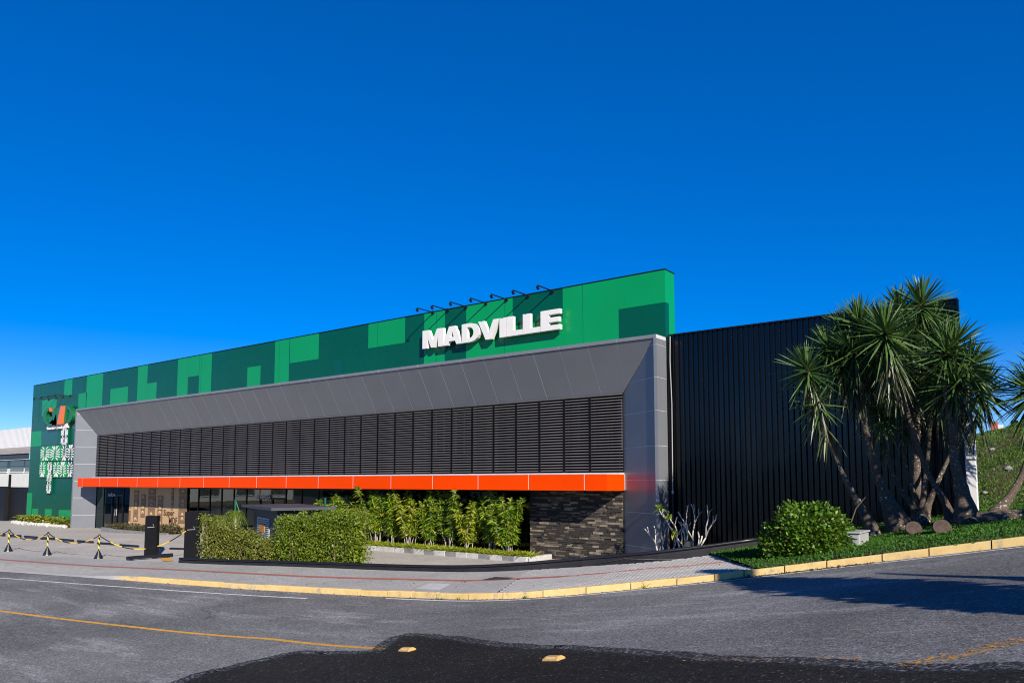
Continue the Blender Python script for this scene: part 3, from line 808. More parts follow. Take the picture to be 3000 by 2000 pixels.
MB().box(LX0, LX1, LP - .30, LP + .1, CZ1 + .005, LZ0 - .01).build('sill_flashing', 'flashing', screen)

# canopy
cx0, cx1 = -51.97, -12.84
canopy = MB().box(cx0 + .02, cx1 - .02, CY + .005, LP + .1, CZ0 + .02, CZ1 - .01).build('canopy', 'acm_joint', store)
jx = [cx0] + [x for x in np.arange(-13.72, cx0 + .5, -2.35)][::-1] + [cx1]
for a, b in zip(jx[:-1], jx[1:]):
    MB().box(a + .016, b - .016, CY, CY + .018, CZ0 + .002, CZ1).build('fascia_panel', 'acm_orange', canopy)
    MB().box(a + .012, b - .012, CY + .024, LP, CZ0 - .002, CZ0 + .018).build('soffit_panel', 'black_paint', canopy)
MB().box(cx1 - .018, cx1, CY + .004, LP - .05, CZ0, CZ1).build('end_panel', 'acm_orange', canopy)
MB().box(cx0, cx0 + .018, CY + .004, LP - .05, CZ0, CZ1).build('end_panel', 'acm_orange', canopy)
MB().box(cx0 + .03, cx1 - .03, CY + .03, LP + .1, CZ1 - .009, CZ1 + .012).build('canopy_top', 'flashing', canopy)

# ground floor: glazing, doors, timber feature wall, stone wall
UG = 23.45
gl0, gl1, md0, md1, st0, st1 = -52.3, -47.75, -47.7, -41.1, -16.9, -12.95
room = MB().box(-52.4, -16.95, UG + 5, UG + 5.1, -.1, 3.3).build('back_room_wall', 'interior', store)
MB().box(-52.4, -16.95, UG + .1, UG + 5, -.12, -.02).build('shop_floor', 'interior', store)
MB().box(-52.4, -16.95, UG + .1, UG + 5, 2.95, 3.05).build('shop_ceiling', 'interior', store)
glaz = MB().box(gl0, gl1, UG - .05, UG + .05, 2.62, 2.70).build('shop_front', 'black_paint', store)
MB().box(md1, st0, UG - .05, UG + .05, 2.62, 2.70).build('head_rail', 'black_paint', glaz)
def glaze(x0, x1, n, sub=None):
    for k in range(n):
        a = x0 + (x1 - x0) * k / n; b = x0 + (x1 - x0) * (k + 1) / n
        MB().add([(a + .03, UG, .05), (b - .03, UG, .05), (b - .03, UG, 2.62), (a + .03, UG, 2.62)], [(0, 1, 2, 3)]).build('pane', 'tinted_glass', glaz)
        MB().box(a - .025, a + .025, UG - .04, UG + .04, 0, 2.62).build('glazing_bar', 'black_paint', glaz)
glaze(gl0, -50.1, 2); glaze(-48.6, gl1, 1); glaze(md1, -34.2, 6); glaze(-32.0, st0, 12)
def door(x0, x1):
    dr = MB().box(x0, x1, UG - .045, UG + .045, 2.12, 2.22).build('door', 'black_paint', store)
    for a, b in ((x0, (x0 + x1) / 2), ((x0 + x1) / 2, x1)):
        MB().add([(a + .05, UG, .05), (b - .05, UG, .05), (b - .05, UG, 2.12), (a + .05, UG, 2.12)], [(0, 1, 2, 3)]).build('pane', 'tinted_glass', dr)
        for xx in (a + .025, b - .025): MB().box(xx - .03, xx + .03, UG - .05, UG + .04, .02, 2.119).build('door_stile', 'black_paint', dr)
    for xx in ((x0 + x1) / 2 - .11, (x0 + x1) / 2 + .11):
        MB().tube([(xx, UG - .1, .9), (xx, UG - .1, 1.3)], .015, 6).build('handle', 'flashing', dr)
    MB().add([(x0, UG, 2.22), (x1, UG, 2.22), (x1, UG, 2.62), (x0, UG, 2.62)], [(0, 1, 2, 3)]).build('transom_pane', 'tinted_glass', dr)
door(-50.05, -48.65); door(-34.15, -32.05)
mdf = MB().box(md0, md1, 23.38, 23.52, 0, 2.70).build('timber_feature_wall', 'mdf', store)
zE = zoomer(250, 1400, .1913)
for (x0, x1, ya, yb, cuts) in ((672, 700, 415, 705, 2), (742, 812, 185, 660, 4), (850, 918, 245, 600, 3), (960, 1070, 160, 575, 4), (1108, 1186, 262, 715, 4), (1312, 1345, 150, 488, 3), (1430, 1552, 160, 692, 5)):
    a, b = onY(*zE(x0, 400), 23.36)[0], onY(*zE(x1, 400), 23.36)[0]
    zt, zb = onY(*zE((x0 + x1) / 2, ya), 23.36)[2], onY(*zE((x0 + x1) / 2, yb), 23.36)[2]
    zt = min(zt, 2.7)
    for k in range(cuts):
        za, zc = zt - (zt - zb) * k / cuts, zt - (zt - zb) * (k + 1) / cuts
        cp = MB().box(a, b, 23.355, 23.379, zc + .012, za - .012).build('carved_panel', 'mdf_carved', mdf)
        w_, h_ = b - a, za - zc
        for q in range(9):          # raised fronds of the relief
            th = math.pi * (q / 8) ; cxx, czz = a + w_ * .5, zc + h_ * (.12 if k % 2 else .5)
            ln = .36 * min(w_ * 1.1, h_)
            p0 = np.array([cxx + .25 * ln * math.cos(th), 23.352, czz + .25 * ln * math.sin(th)]); p1 = np.array([cxx + 1.15 * ln * math.cos(th), 23.352, czz + 1.15 * ln * math.sin(th)])
            if a < p1[0] < b: MB().tube([p0, (p0 + p1) / 2, p1], [.012, .03, .008], 5).build('frond', 'mdf', cp)
stone = MB().box(st0, st1, 23.36, 23.6, -.3, 2.712).build('stone_wall', 'stone_gap', store)
z = .1
stms = ['stone_a', 'stone_a', 'stone_a', 'stone_b', 'stone_b', 'stone_c', 'stone_a']
allst = []
while z < 2.68:
    rh = min(random.choice([.055, .065, .075, .085]), 2.70 - z)
    x = st0 + random.uniform(-.3, 0)
    while x < st1:
        ln = random.uniform(.14, .46)
        a, b = max(x, st0 + .002), min(x + ln, st1 - .002)
        if b - a > .03: allst.append((a, b, z, rh, random.uniform(.008, .05), random.choice(stms)))
        x += ln
    z += rh
big_ = sorted(range(len(allst)), key=lambda i_: -(allst[i_][1] - allst[i_][0]) * allst[i_][3] * (1 if allst[i_][2] > .45 else .1))
parts_ = set(big_[:300]); rest_ = {}
for i_, (a, b, z, rh, pr_, mt) in enumerate(allst):
    if i_ in parts_: MB().box(a + .002, b - .002, 23.35 - pr_, 23.359, z + .003, z + rh - .003).build('stone', mt, stone)
    else: rest_.setdefault(mt, MB()).box(a + .002, b - .002, 23.35 - pr_, 23.359, z + .003, z + rh - .003)
for mt, m in rest_.items(): m.build('small_stones', mt, stone, kind='stuff')

# dark corrugated wall on the right
cor = MB().box(-11.04, -2.66, 23.30, 23.36, -.5, 7.86).build('corrugated_wall', 'gate_black', store)
W0, W1, pitch = -11.02, -2.64, .1676
nr_ = 50
k = 0
while k < nr_:
    m = MB(); n_ = min(6, nr_ - k); v = []
    for q in range(n_):
        x = W0 + (k + q) * pitch
        for dx, dy in ((0, .06), (.095, .06), (.108, 0), (.142, 0)): v.append((x + dx, 23.2 + dy + random.uniform(-.002, .002)))
    v.append((W0 + (k + n_) * pitch - .001, 23.26))
    pts = [(x, y, zz) for zz in (-.4, 7.89) for x, y in v]; L_ = len(v)
    m.add(pts, [(i_, i_ + 1, L_ + i_ + 1, L_ + i_) for i_ in range(L_ - 1)])
    m.build('cladding_sheet', 'black_sheet', cor)
    k += n_
MB().box(-11.05, -2.62, 23.17, 23.38, 7.89, 7.93).build('wall_cap', 'dark_metal', cor)
MB().box(-2.659, -2.60, 23.17, 23.32, -.5, 7.889).build('corner_flashing', 'black_sheet', cor)
for q in range(40):
    x = W0 + .126 + random.randrange(50) * pitch; z = random.choice([7.6, 6.3, 5.0, 3.7])
    MB().box(x - .006, x + .006, 23.185, 23.199, z - .006, z + .006).build('screw', 'roof_dark', cor)
pipe = MB().tube([(-10.95, 23.1, 7.84), (-10.96, 23.08, 7.0), (-10.93, 23.1, 5.6), (-10.95, 23.1, 2.7)], .017, 8).build('downpipe', 'box_grey', store)
MB().tube([(-10.95, 23.1, 2.72), (-10.95, 23.1, 2.62)], .036, 8).build('pipe_coupling', 'flashing', pipe)
MB().tube([(-10.95, 23.1, 2.62), (-10.95, 23.1, .2)], .03, 8).build('lower_pipe', 'plastic_black', pipe)
# ------------------------------------------------------------------ signs and things on the facade
def rect(x0, x1, z0, z1): return [(x0, z0), (x1, z0), (x1, z1), (x0, z1)]
sign = thing('shop_sign', (-18.6, 23.0, 8.56), 'big white three-dimensional letters reading MADVILLE on the green wall', 'sign')
SZ0, SZ1, SY0, SY1 = 8.565, 9.325, 22.79, 22.95
def letter(polys, x0, x1):
    v, f = MB(), None
    for poly in polys: v.prism([(x0 + (x1 - x0) * a, SZ0 + (SZ1 - SZ0) * b) for a, b in poly], SY0, SY1)
    v.build('letter', 'letter_white', sign)
def joined_outline(outer, x0, x1):
    letter([outer], x0, x1)
letter([[(0, 0), (.24, 0), (.24, .62), (.42, 0), (.58, 0), (.76, .62), (.76, 0), (1, 0), (1, 1), (.70, 1), (.5, .38), (.30, 1), (0, 1)]], -22.07, -20.9)
# A, D with counters: outer ring split into convex-ish pieces
letter([[(0, 0), (.27, 0), (.335, .2), (.665, .2), (.73, 0), (1, 0), (.66, 1), (.5, 1), (.5, .76), (.59, .42), (.41, .42), (.5, .76), (.5, 1), (.34, 1)]], -20.93, -19.9)
dout = [(0, 0), (.45, 0)] + [(.45 + .55 * math.sin(t), .5 - .5 * math.cos(t)) for t in np.linspace(.15, math.pi - .15, 9)] + [(.45, 1), (0, 1)]
din = [(.30, .80), (.42, .80)] + [(.42 + .24 * math.sin(t), .5 + .3 * math.cos(t)) for t in np.linspace(.2, math.pi - .2, 7)] + [(.42, .20), (.30, .20)]
letter([dout + [(0, .81), (.30, .80)] + din[1:] + [(.30, .80), (0, .81)]], -19.89, -18.95)
letter([[(.36, 0), (.64, 0), (1, 1), (.72, 1), (.5, .33), (.28, 1), (0, 1)]], -19.03, -17.97)
letter([rect(0, 1, 0, 1)], -17.955, -17.64)
for a, b in ((-17.62, -16.85), (-16.83, -16.03)):
    letter([[(0, 0), (1, 0), (1, .26), (.42, .26), (.42, 1), (0, 1)]], a, b)
letter([[(0, 0), (1, 0), (1, .24), (.42, .24), (.42, .39), (.95, .39), (.95, .62), (.42, .62), (.42, .77), (1, .77), (1, 1), (0, 1)]], -16.01, -15.15)

zL = zoomer(100, 1140, .0893)
grp = thing('group_sign', tuple(onY(*zL(760, 1190), 22.9)), 'dark green and orange logo letters GMAD with white line below, on the green wall', 'sign')
def lz(x, y, Y=22.8): p = onY(*zL(x, y), Y); return (p[0], p[2])
def lpoly(name, pts, mat, Y0=22.78, Y1=23.05): MB().prism([lz(x, y, Y0) for x, y in pts], Y0, Y1).build(name, mat, grp)
def ring(cx, cy, rx, ry, w, t0, t1, n=16):
    t = np.linspace(math.radians(t0), math.radians(t1), n)
    o = [(cx + rx * math.cos(a), cy - ry * math.sin(a)) for a in t]; i_ = [(cx + (rx - w) * math.cos(a), cy - (ry - w * 1.15) * math.sin(a)) for a in t[::-1]]
    return o + i_
lpoly('letter', ring(490, 895, 200, 300, 95, 70, 330, 22), 'logo_green')
lpoly('letter_bar', [(470, 900), (600, 890), (590, 1120), (500, 1130)], 'logo_green')
lpoly('logo_flash', [(487, 600), (570, 597), (550, 735), (505, 735)], 'logo_orange', 22.74, 22.9)
lpoly('letter', [(580, 1180), (600, 620), (700, 610), (690, 800), (770, 590), (865, 575), (740, 1150), (640, 1160), (725, 770), (640, 1170)], 'logo_green')
lpoly('letter', [(735, 1150), (865, 545), (1000, 540), (940, 1125), (885, 1130), (905, 760), (850, 1140)], 'logo_orange', 22.74, 23.05)
lpoly('letter', [(950, 1120), (1005, 545), (1120, 540)] + [(1060 + 195 * math.cos(a), 830 - 290 * math.sin(a)) for a in np.linspace(1.2, -1.2, 12)] + [(1090, 1115)] + [(1080, 1040)] + [(1040 + 120 * math.cos(a), 830 - 195 * math.sin(a)) for a in np.linspace(-1.1, 1.1, 9)] + [(1060, 640), (1030, 1040)], 'logo_green')
a, b = lz(400, 1330, 22.9), lz(1105, 1270, 22.9)
wall_text('lettering', 'GRUPO MARCHESI', a[0], 22.95, a[1], .34, b[0] - a[0], 'letter_white', grp, ext=.04, bold=.03)

wall_text('exit_lettering', 'SAÍDA', onY(*zE(355, 275), 23.4)[0], 23.38, onY(*zE(400, 277), 23.4)[2], .22, .98, 'text_white', ext=.012, bold=.008, label='small white letters reading SAÍDA above the dark glass door', cat='sign')
zF = zoomer(540, 1420, .1786)
wall_text('entrance_lettering', 'ENTRADA', onY(*zF(1172, 232), 23.4)[0], 23.38, onY(*zF(1290, 232), 23.4)[2], .2, onY(*zF(1420, 232), 23.4)[0] - onY(*zF(1172, 232), 23.4)[0], 'text_white', ext=.012, bold=.008, label='small white letters reading ENTRADA on the glass behind the shelter roof', cat='sign')
mds = thing('wall_lettering', tuple(onY(*zE(1300, 640), 23.37)), 'brown letters reading Super MDF on the beige timber wall', 'sign')
for body, xa_, xb_, yb_, hh in (('Super', 1198, 1362, 600, .47), ('MDF', 1280, 1405, 695, .38)):
    p, q = onY(*zE(xa_, yb_), 23.37), onY(*zE(xb_, yb_), 23.37)
    wall_text('word', body, p[0], 23.365, p[2], hh, q[0] - p[0], 'mdf_text', mds, ext=.012, bold=.01)

# arm lamps over the two signs
def arm_lamp(x, z, label, group, ln=1.0):
    t = thing('sign_lamp', (x, 23.1, z), label, 'lamp', group)
    MB().box(x - .045, x + .045, 23.02, 23.1, z - .06, z + .06).build('wall_bracket', 'dark_metal', t)
    MB().tube([(x, 23.08, z), (x, 23.1 - ln, z + .015)], .026, 6).build('arm', 'dark_metal', t)
    y = 23.1 - ln
    MB().add([(x - .055, y - .015, z - .015), (x + .055, y - .015, z - .015), (x + .055, y + .07, z - .13), (x - .055, y + .07, z - .13), (x - .035, y - .06, z - .045), (x + .035, y - .06, z - .045), (x + .035, y + .02, z - .15), (x - .035, y + .02, z - .15)],
             [(0, 1, 2, 3), (7, 6, 5, 4), (0, 4, 5, 1), (1, 5, 6, 2), (2, 6, 7, 3), (3, 7, 4, 0)]).build('lamp_head', 'dark_metal', t)
    MB().add([(x - .045, y + .006, z - .022), (x + .045, y + .006, z - .022), (x + .045, y + .074, z - .114), (x - .045, y + .074, z - .114)], [(0, 1, 2, 3)]).build('lamp_glass', 'lamp_glass', t)
ordn = ['first', 'second', 'third', 'fourth', 'fifth', 'sixth', 'seventh', 'eighth', 'ninth', 'tenth', 'eleventh', 'twelfth']
z8 = zoomer(1150, 820, .23388)
for k, (bx_, by_) in enumerate(((516, 408), (700, 378), (930, 337), (1180, 292), (1437, 246), (1705, 198), (2010, 140))):
    p = onY(*z8(bx_, by_), 23.1)
    arm_lamp(p[0], min(p[2], 10.12), ordn[k] + ' black arm lamp from the left above the white MADVILLE letters', 'arm lamps over the shop sign')
for k, (bx_, by_) in enumerate(((505, 335), (735, 290), (965, 250), (1205, 215))):
    p = onY(*zL(bx_, by_), 23.1)
    arm_lamp(p[0], p[2], ordn[k] + ' thin black arm lamp from the left above the green and orange logo', 'arm lamps over the logo')

# cut-out leaf panels on the green wall
def art(x0, x1, y0_, y1_, mat, label, cols, rows):
    a = onY(*zA(x0, y1_), 22.95); b = onY(*zA(x1, y0_), 22.95)
    X0, X1, Z0, Z1 = a[0], b[0], a[2], b[2]
    o = thing('leaf_panel', ((X0 + X1) / 2, 23.0, Z0), label, 'wall panel', 'cut-out leaf panels')
    MB().box(X0, X1, 22.97, 23.08, Z0, Z1).build('board', mat, o)
    cw, ch = (X1 - X0) / cols, (Z1 - Z0) / rows
    for i_ in range(cols):
        for j in range(rows):
            cx_, cz_ = X0 + (i_ + .5) * cw, Z0 + (j + .5) * ch
            flip = 1 if (i_ + j) % 2 else -1
            for k in range(7):
                for sd in (-1, 1):
                    t_ = (k + .35) / 7 - .5
                    a0 = np.array([cx_ + sd * .07 * cw, cz_ + flip * t_ * .62 * ch]); 
                    a2 = np.array([cx_ + sd * .47 * cw, cz_ + flip * max(-.47, min(.47, (t_ * 1.25 + .10))) * ch])
                    if k >= 5: a2 = np.array([cx_ + sd * (.30 if k == 5 else .12) * cw, cz_ + flip * .48 * ch])
                    if k == 0: a2 = np.array([cx_ + sd * .28 * cw, cz_ - flip * .48 * ch])
                    mid = (a0 + a2) / 2 + np.array([0, flip * .05 * ch])
                    tv = a2 - a0; l_ = np.linalg.norm(tv); n_ = np.array([-tv[1], tv[0]]) / (l_ + 1e-6); wd = .045
                    p1, p2 = a0 * .62 + mid * .38, mid * .3 + a2 * .7
                    pts = [a0, p1 + n_ * wd * .7, p2 + n_ * wd, a2 + n_ * wd * .5, a2 - n_ * wd * .5, p2 - n_ * wd, p1 - n_ * wd * .7]
                    MB().prism([tuple(q) for q in pts], 22.955, 22.9695).build('petal', 'letter_white', o)
art(440, 520, 535, 708, 'green_dark', 'narrow dark cut-out leaf panel just below the logo', 1, 2)
art(230, 440, 712, 872, 'green_light', 'bright green cut-out leaf panel, upper left of the mural', 2, 1)
art(442, 580, 700, 872, 'green_dark', 'dark cut-out leaf panel, upper right of the mural beside the grey frame', 2, 1)
art(222, 290, 878, 1036, 'green_light', 'bright narrow cut-out leaf panel, lower left of the mural', 1, 1)
art(292, 358, 878, 1200, 'green_dark', 'tall dark cut-out leaf panel hanging lowest on the green wall', 1, 3)
art(360, 500, 876, 1036, 'green_light', 'bright green cut-out leaf panel, lower middle of the mural', 2, 1)
art(502, 570, 876, 1036, 'green_dark', 'dark narrow cut-out leaf panel, lower right by the grey frame', 1, 1)

# ------------------------------------------------------------------ low black wall with rail
lw = thing('low_wall', (-15, 17.1, .3), 'low black wall with a black tube rail along the pavement', 'wall')
mW = (WALL[:, 0] > -27.1)
wl_ = resample(WALL[mW], 70)
wl_ = np.vstack([wl_, [(-7.6, 20.15), (-7.0, 20.5)]])
nW = normals2(wl_)
hgt = .10 + .09 * smooth(-16, -9, wl_[:, 0])
v, f = [], []
for p, n, h_ in zip(wl_, nW, hgt):
    z = float(street(p[0], p[1]))
    for q, zz in ((p, z - .4), (p, z + h_), (p + n * .14, z + h_ + .004), (p + n * .14, z - .8)): v.append((*q, zz))
for k in range(len(wl_) - 1):
    for j in range(3): f.append((k * 4 + j, (k + 1) * 4 + j, (k + 1) * 4 + j + 1, k * 4 + j + 1))
f += [(0, 1, 2, 3), tuple((len(wl_) - 1) * 4 + j for j in (3, 2, 1, 0))]
link_mesh('wall', v, f, 'black_rail', lw)
MB().tube([(*(p + n * .05), float(street(p[0], p[1])) + h_ + .05) for p, n, h_ in zip(wl_, nW, hgt)], .045, 10).build('rail', 'plastic_black', lw, smooth_shade=True)

# ------------------------------------------------------------------ planting helpers
def hedge(name, line, width, h0, h1, n, mat, label, cat='hedge', base=None, lsz=(.05, .09), twigs=60, shape=None):
    ln = resample(line, 40); nn = normals2(ln)
    root = thing(name, (*ln[20], float(base(ln[20, 0], ln[20, 1]))), label, cat)
    t = rng.uniform(0, 1, n); i_ = (t * 39).astype(int); fr = (t * 39 - i_)[:, None]; i2 = np.minimum(i_ + 1, 39)
    c = ln[i_] * (1 - fr) + ln[i2] * fr; nv = nn[i_]
    w = rng.beta(.45, .6, n) * width
    top = h0 + (h1 - h0) * t + .10 * np.sin(t * 23) + .08 * np.sin(t * 57 + 1) + np.abs(rng.normal(size=n)) * .10 * (lsz[1] < .095) - .03
    zz = rng.uniform(0, 1, n) ** .8 * top
    face = rng.uniform(size=n) < .22
    zz[face] = top[face] * (1 - rng.uniform(0, .05, face.sum())); w[face] = rng.uniform(0, width, face.sum())
    XY = c + nv * w[:, None] + rng.normal(size=(n, 2)) * .045
    endj = rng.uniform(size=n) < .04
    Z = np.array(base(XY[:, 0], XY[:, 1])) + zz
    clumpn = np.sin(XY[:, 0] * 5.3 + zz * 4) * np.sin(zz * 7 + XY[:, 0] * 2.1) * np.sin(XY[:, 1] * 4)
    keep = clumpn > -.42 + .25 * rng.normal(size=n)
    D = rng.normal(size=(n, 3)); D[:, 2] += .4; D[:, 1] -= .3
    P = np.column_stack([XY, Z])[keep]; k = keep.sum()
    leaf_obj('foliage', [leaves(P, D[keep], rng.uniform(*lsz, k), rng.uniform(*lsz, k) * .6, .1)], mat, root)
    m = MB()
    for q in range(twigs):
        tt = rng.uniform(0, 1); j = int(tt * 39); p = ln[j] + nn[j] * rng.uniform(.05, width)
        b0 = np.array([*p, float(base(p[0], p[1]))]); H = (h0 + (h1 - h0) * tt) * rng.uniform(.6, 1.16)
        pts = [b0]
        for s_ in range(4): pts.append(pts[-1] + np.array([rng.normal() * .05, rng.normal() * .05, H / 4]))
        m.tube(pts, [.012, .011, .009, .007, .004], 4, cap=False)
    m.build('stems', 'twig', root, kind='stuff')
    # shaded inner mass of old wood and leaves
    nin = n // 3
    t = rng.uniform(0, 1, nin); j = (t * 39).astype(int)
    XY = ln[j] + nn[j] * rng.uniform(.3, .7, nin)[:, None] * width
    Z = np.array(base(XY[:, 0], XY[:, 1])) + rng.uniform(0, .92, nin) * (h0 + (h1 - h0) * t)
    leaf_obj('inner_foliage', [leaves(np.column_stack([XY, Z]), rng.normal(size=(nin, 3)), rng.uniform(.10, .2, nin), rng.uniform(.08, .14, nin), .1)], mat, root)
    return root
wz = lambda X, Y: street(X, Y) * .0 + np.minimum(street(X, Y), .25)
def along(xa, xb, off):
    x = np.linspace(xa, xb, 30); p = np.column_stack([x, Yw(x)]); return p + normals2(p) * off
hedge('hedge', along(-26.4, -22.9, .18), .9, 1.55, .55, 13000, 'leaf_hedge', 'loose yellow-green hedge with dry twigs right of the black gate pillar', base=wz)
hedge('hedge', along(-22.7, -19.15, .18), 1.1, 1.45, 1.62, 24000, 'leaf_hedge_bright', 'tall bright green hedge under the flat shelter roof by the low wall', base=wz)

def dracaena(x, y, z, h, label, seed):
    r = np.random.default_rng(seed)
    root = thing('dracaena', (x, y, z), label, 'plant', 'leafy cane plants in the long bed')
    parts = []
    ns = r.integers(7, 11)
    for s_ in range(ns):
        lean = r.normal(size=2) * .34; hh = h * r.uniform(.7, 1.0)
        b0 = np.array([x + r.normal() * .1, y + r.normal() * .1, z - .05])
        pts = [b0 + np.array([lean[0] * t ** 1.5 * hh * .6, lean[1] * t * hh * .4, hh * t]) + r.normal(size=3) * np.array([.02, .02, 0]) * (t > 0) for t in np.linspace(0, 1, 7)]
        MB().tube(pts, list(np.linspace(.019, .010, 7)), 6).build('cane', 'bark_pale', root, smooth_shade=True)
        nl = int(r.integers(150, 210))
        t = r.uniform(.18, 1.0, nl) ** .75
        idx = t * 6; i0 = np.minimum(idx.astype(int), 5); fr = (idx - i0)[:, None]; A = np.array(pts)
        P = A[i0] * (1 - fr) + A[i0 + 1] * fr
        th = r.uniform(0, 2 * math.pi, nl); up = r.uniform(.0, .9, nl) + (t > .93) * .8
        D = np.column_stack([np.cos(th), np.sin(th), up])
        parts.append(leaves(P, D, r.uniform(.18, .32, nl), r.uniform(.045, .068, nl), .5, 3))
    leaf_obj('foliage', parts, 'leaf_draco' if seed % 3 else 'leaf_draco_yellow', root)
xs_ = [-28.0, -26.7, -25.5, -24.4, -23.4, -22.3, -21.3, -20.2, -19.2, -18.2, -17.15]
hs_ = [2.1, 2.45, 2.0, 2.55, 2.3, 2.5, 2.15, 2.6, 1.95, 2.55, 2.3]
for k, (x, h_) in enumerate(zip(xs_, hs_)):
    dracaena(x, 22.45 + .15 * math.sin(k * 2.3), .3, h_, ordn[k] + ' leafy cane plant from the left in the bed under the canopy', 100 + k)

# planter edging blocks, ferns
pl = thing('planter_edging', (-20, 21.8, .2), 'row of light and dark grey concrete edging blocks in front of the planted bed', 'edging')
pat = 'LLLLLLLLLLLDLDLDLLDLDL'
x = -28.0; k = 0
while x < -15.95:
    MB().box(x + .006, x + .544, 21.72 + random.uniform(-.01, .01), 21.86, .1, .375 + random.uniform(-.01, .01)).build('edging_block', 'block_dark' if pat[k % len(pat)] == 'D' else 'block_light', pl, bevel=.012)
    x += .55; k += 1
MB().box(-28, x, 21.86, 23.38, .1, .33).build('bed_soil', 'soil', pl)
MB().box(x - .13, x + .004, 21.87, 23.3, .1, .37).build('end_block', 'block_light', pl)
N = 9000
X = rng.uniform(-28, -16.0, N); Y = 21.9 + rng.beta(1, 2.2, N) * .7
th = rng.uniform(0, 2 * math.pi, N); D = np.column_stack([np.cos(th), np.sin(th) - .25, rng.uniform(.6, 1.8, N)])
cl = np.round(X * 3.2) / 3.2
X = cl + (X - cl) * .5
leaf_obj('fern_edging', [leaves(np.column_stack([X, Y, np.full(N, .32)]), D, rng.uniform(.2, .48, N), rng.uniform(.022, .045, N), .35)], 'leaf_fern', kind='stuff', label='yellow-green feathery ferns along the front of the planted bed', cat='ferns')

# grassy fountain plants behind the left hedge
def fountain(px, py, t, label, seed, L=.85):
    r = np.random.default_rng(seed); c = at(px, py, t); zb = .2
    root = thing('fountain_plant', (c[0], c[1], zb), label, 'plant', 'fountain plants behind the hedge')
    MB().tube([(c[0], c[1], zb), (c[0] + .02, c[1], (zb + c[2]) / 2), (c[0], c[1], c[2])], [.13, .06, .05], 8).build('trunk', 'bark_pale', root, smooth_shade=True)
    n = 260; th = r.uniform(0, 2 * math.pi, n); D = np.column_stack([np.cos(th), np.sin(th), r.uniform(.5, 2.6, n)])
    leaf_obj('foliage', [leaves(np.repeat(c[None], n, 0), D, r.uniform(.7, 1.25, n) * L, r.uniform(.02, .032, n), r.uniform(.9, 1.5, n), 5, [.6, 1, .9, .7, .45, .08])], 'leaf_grassy', root)
fountain(597, 1520, 32.5, 'leftmost drooping fountain plant beside the black gate pillar', 1)
fountain(648, 1522, 32.0, 'middle drooping fountain plant behind the loose hedge', 2)
fountain(690, 1508, 31.5, 'drooping fountain plant with pale trunk beside the green steel post', 3)

# shelter with flat roof
sh = thing('meter_shelter', (-24.2, 17.6, .2), 'dark meter cabin with flat grey roof and vent grille behind the hedge', 'cabin')
Nc = np.array([-23.667, 16.764]); uu = np.array([-.93, .366]); vv = np.array([.366, .93])
def q2(a, b): return Nc + uu * a + vv * b
def rbox(m, a0, a1, b0, b1, z0, z1):
    c = [q2(a0, b0), q2(a0, b1), q2(a1, b1), q2(a1, b0)]
    m.add([(*p, z0) for p in c] + [(*p, z1) for p in c], [(3, 2, 1, 0), (4, 5, 6, 7), (0, 1, 5, 4), (1, 2, 6, 5), (2, 3, 7, 6), (3, 0, 4, 7)]); return m
rbox(MB(), .3, 4.0, .25, 2.0, .05, 1.965).build('wall', 'shelter_wall', sh)
rbox(MB(), -.05, 5.0, -.05, 2.35, 1.967, 2.07).build('roof', 'roof_dark', sh)
# vent grille on the face towards the street
z1_ = 1.62
gr0 = rbox(MB(), 1.35, 3.3, .225, .248, .85, z1_).build('vent_grille', 'grille', sh)
for k in range(9):
    zz = .9 + k * (z1_ - .95) / 9
    rbox(MB(), 1.45, 3.2, .205, .2245, zz, zz + .035).build('vent_slat', 'grille', gr0)
    rbox(MB(), 1.45, 3.2, .2235, .2245, zz + .036, zz + .06).build('vent_gap', 'ink', gr0)
stk = rbox(MB(), 1.95, 2.75, .195, .2045, 1.08, 1.38).build('warning_label', 'sticker', gr0)
bolt = [(.52, 1), (.30, .45), (.5, .5), (.42, 0), (.72, .62), (.5, .56)]
def on_label(a, b): p = q2(2.75 - .8 * (.3 + .4 * a), .1935); return (*p, 1.15 + .17 * b)
MB().add([on_label(*p) for p in bolt], [(0, 1, 2, 3, 4, 5)]).build('bolt_mark', 'ink', gr0)

# green steel posts with braces
def green_post(px, top, t, dirx, label):
    p = onZ(px, 1640, .15); c = at(px, top, t); x, y, zt_ = c
    o = thing('green_post', (x, y, .15), label, 'post', 'green steel posts in the lot')
    MB().tube([(x, y, .15), (x, y, zt_)], .045, 8).build('post', 'steel_green', o)
    MB().tube([(x, y, zt_ - .04), (x + dirx * .75, y + .35, .3)], .03, 8).build('brace', 'steel_green', o)
green_post(690, 1462, 33, 1, 'dark green steel post with brace left of the meter cabin')
green_post(953, 1457, 30.5, -1, 'dark green steel post with brace above the right end of the cabin roof')

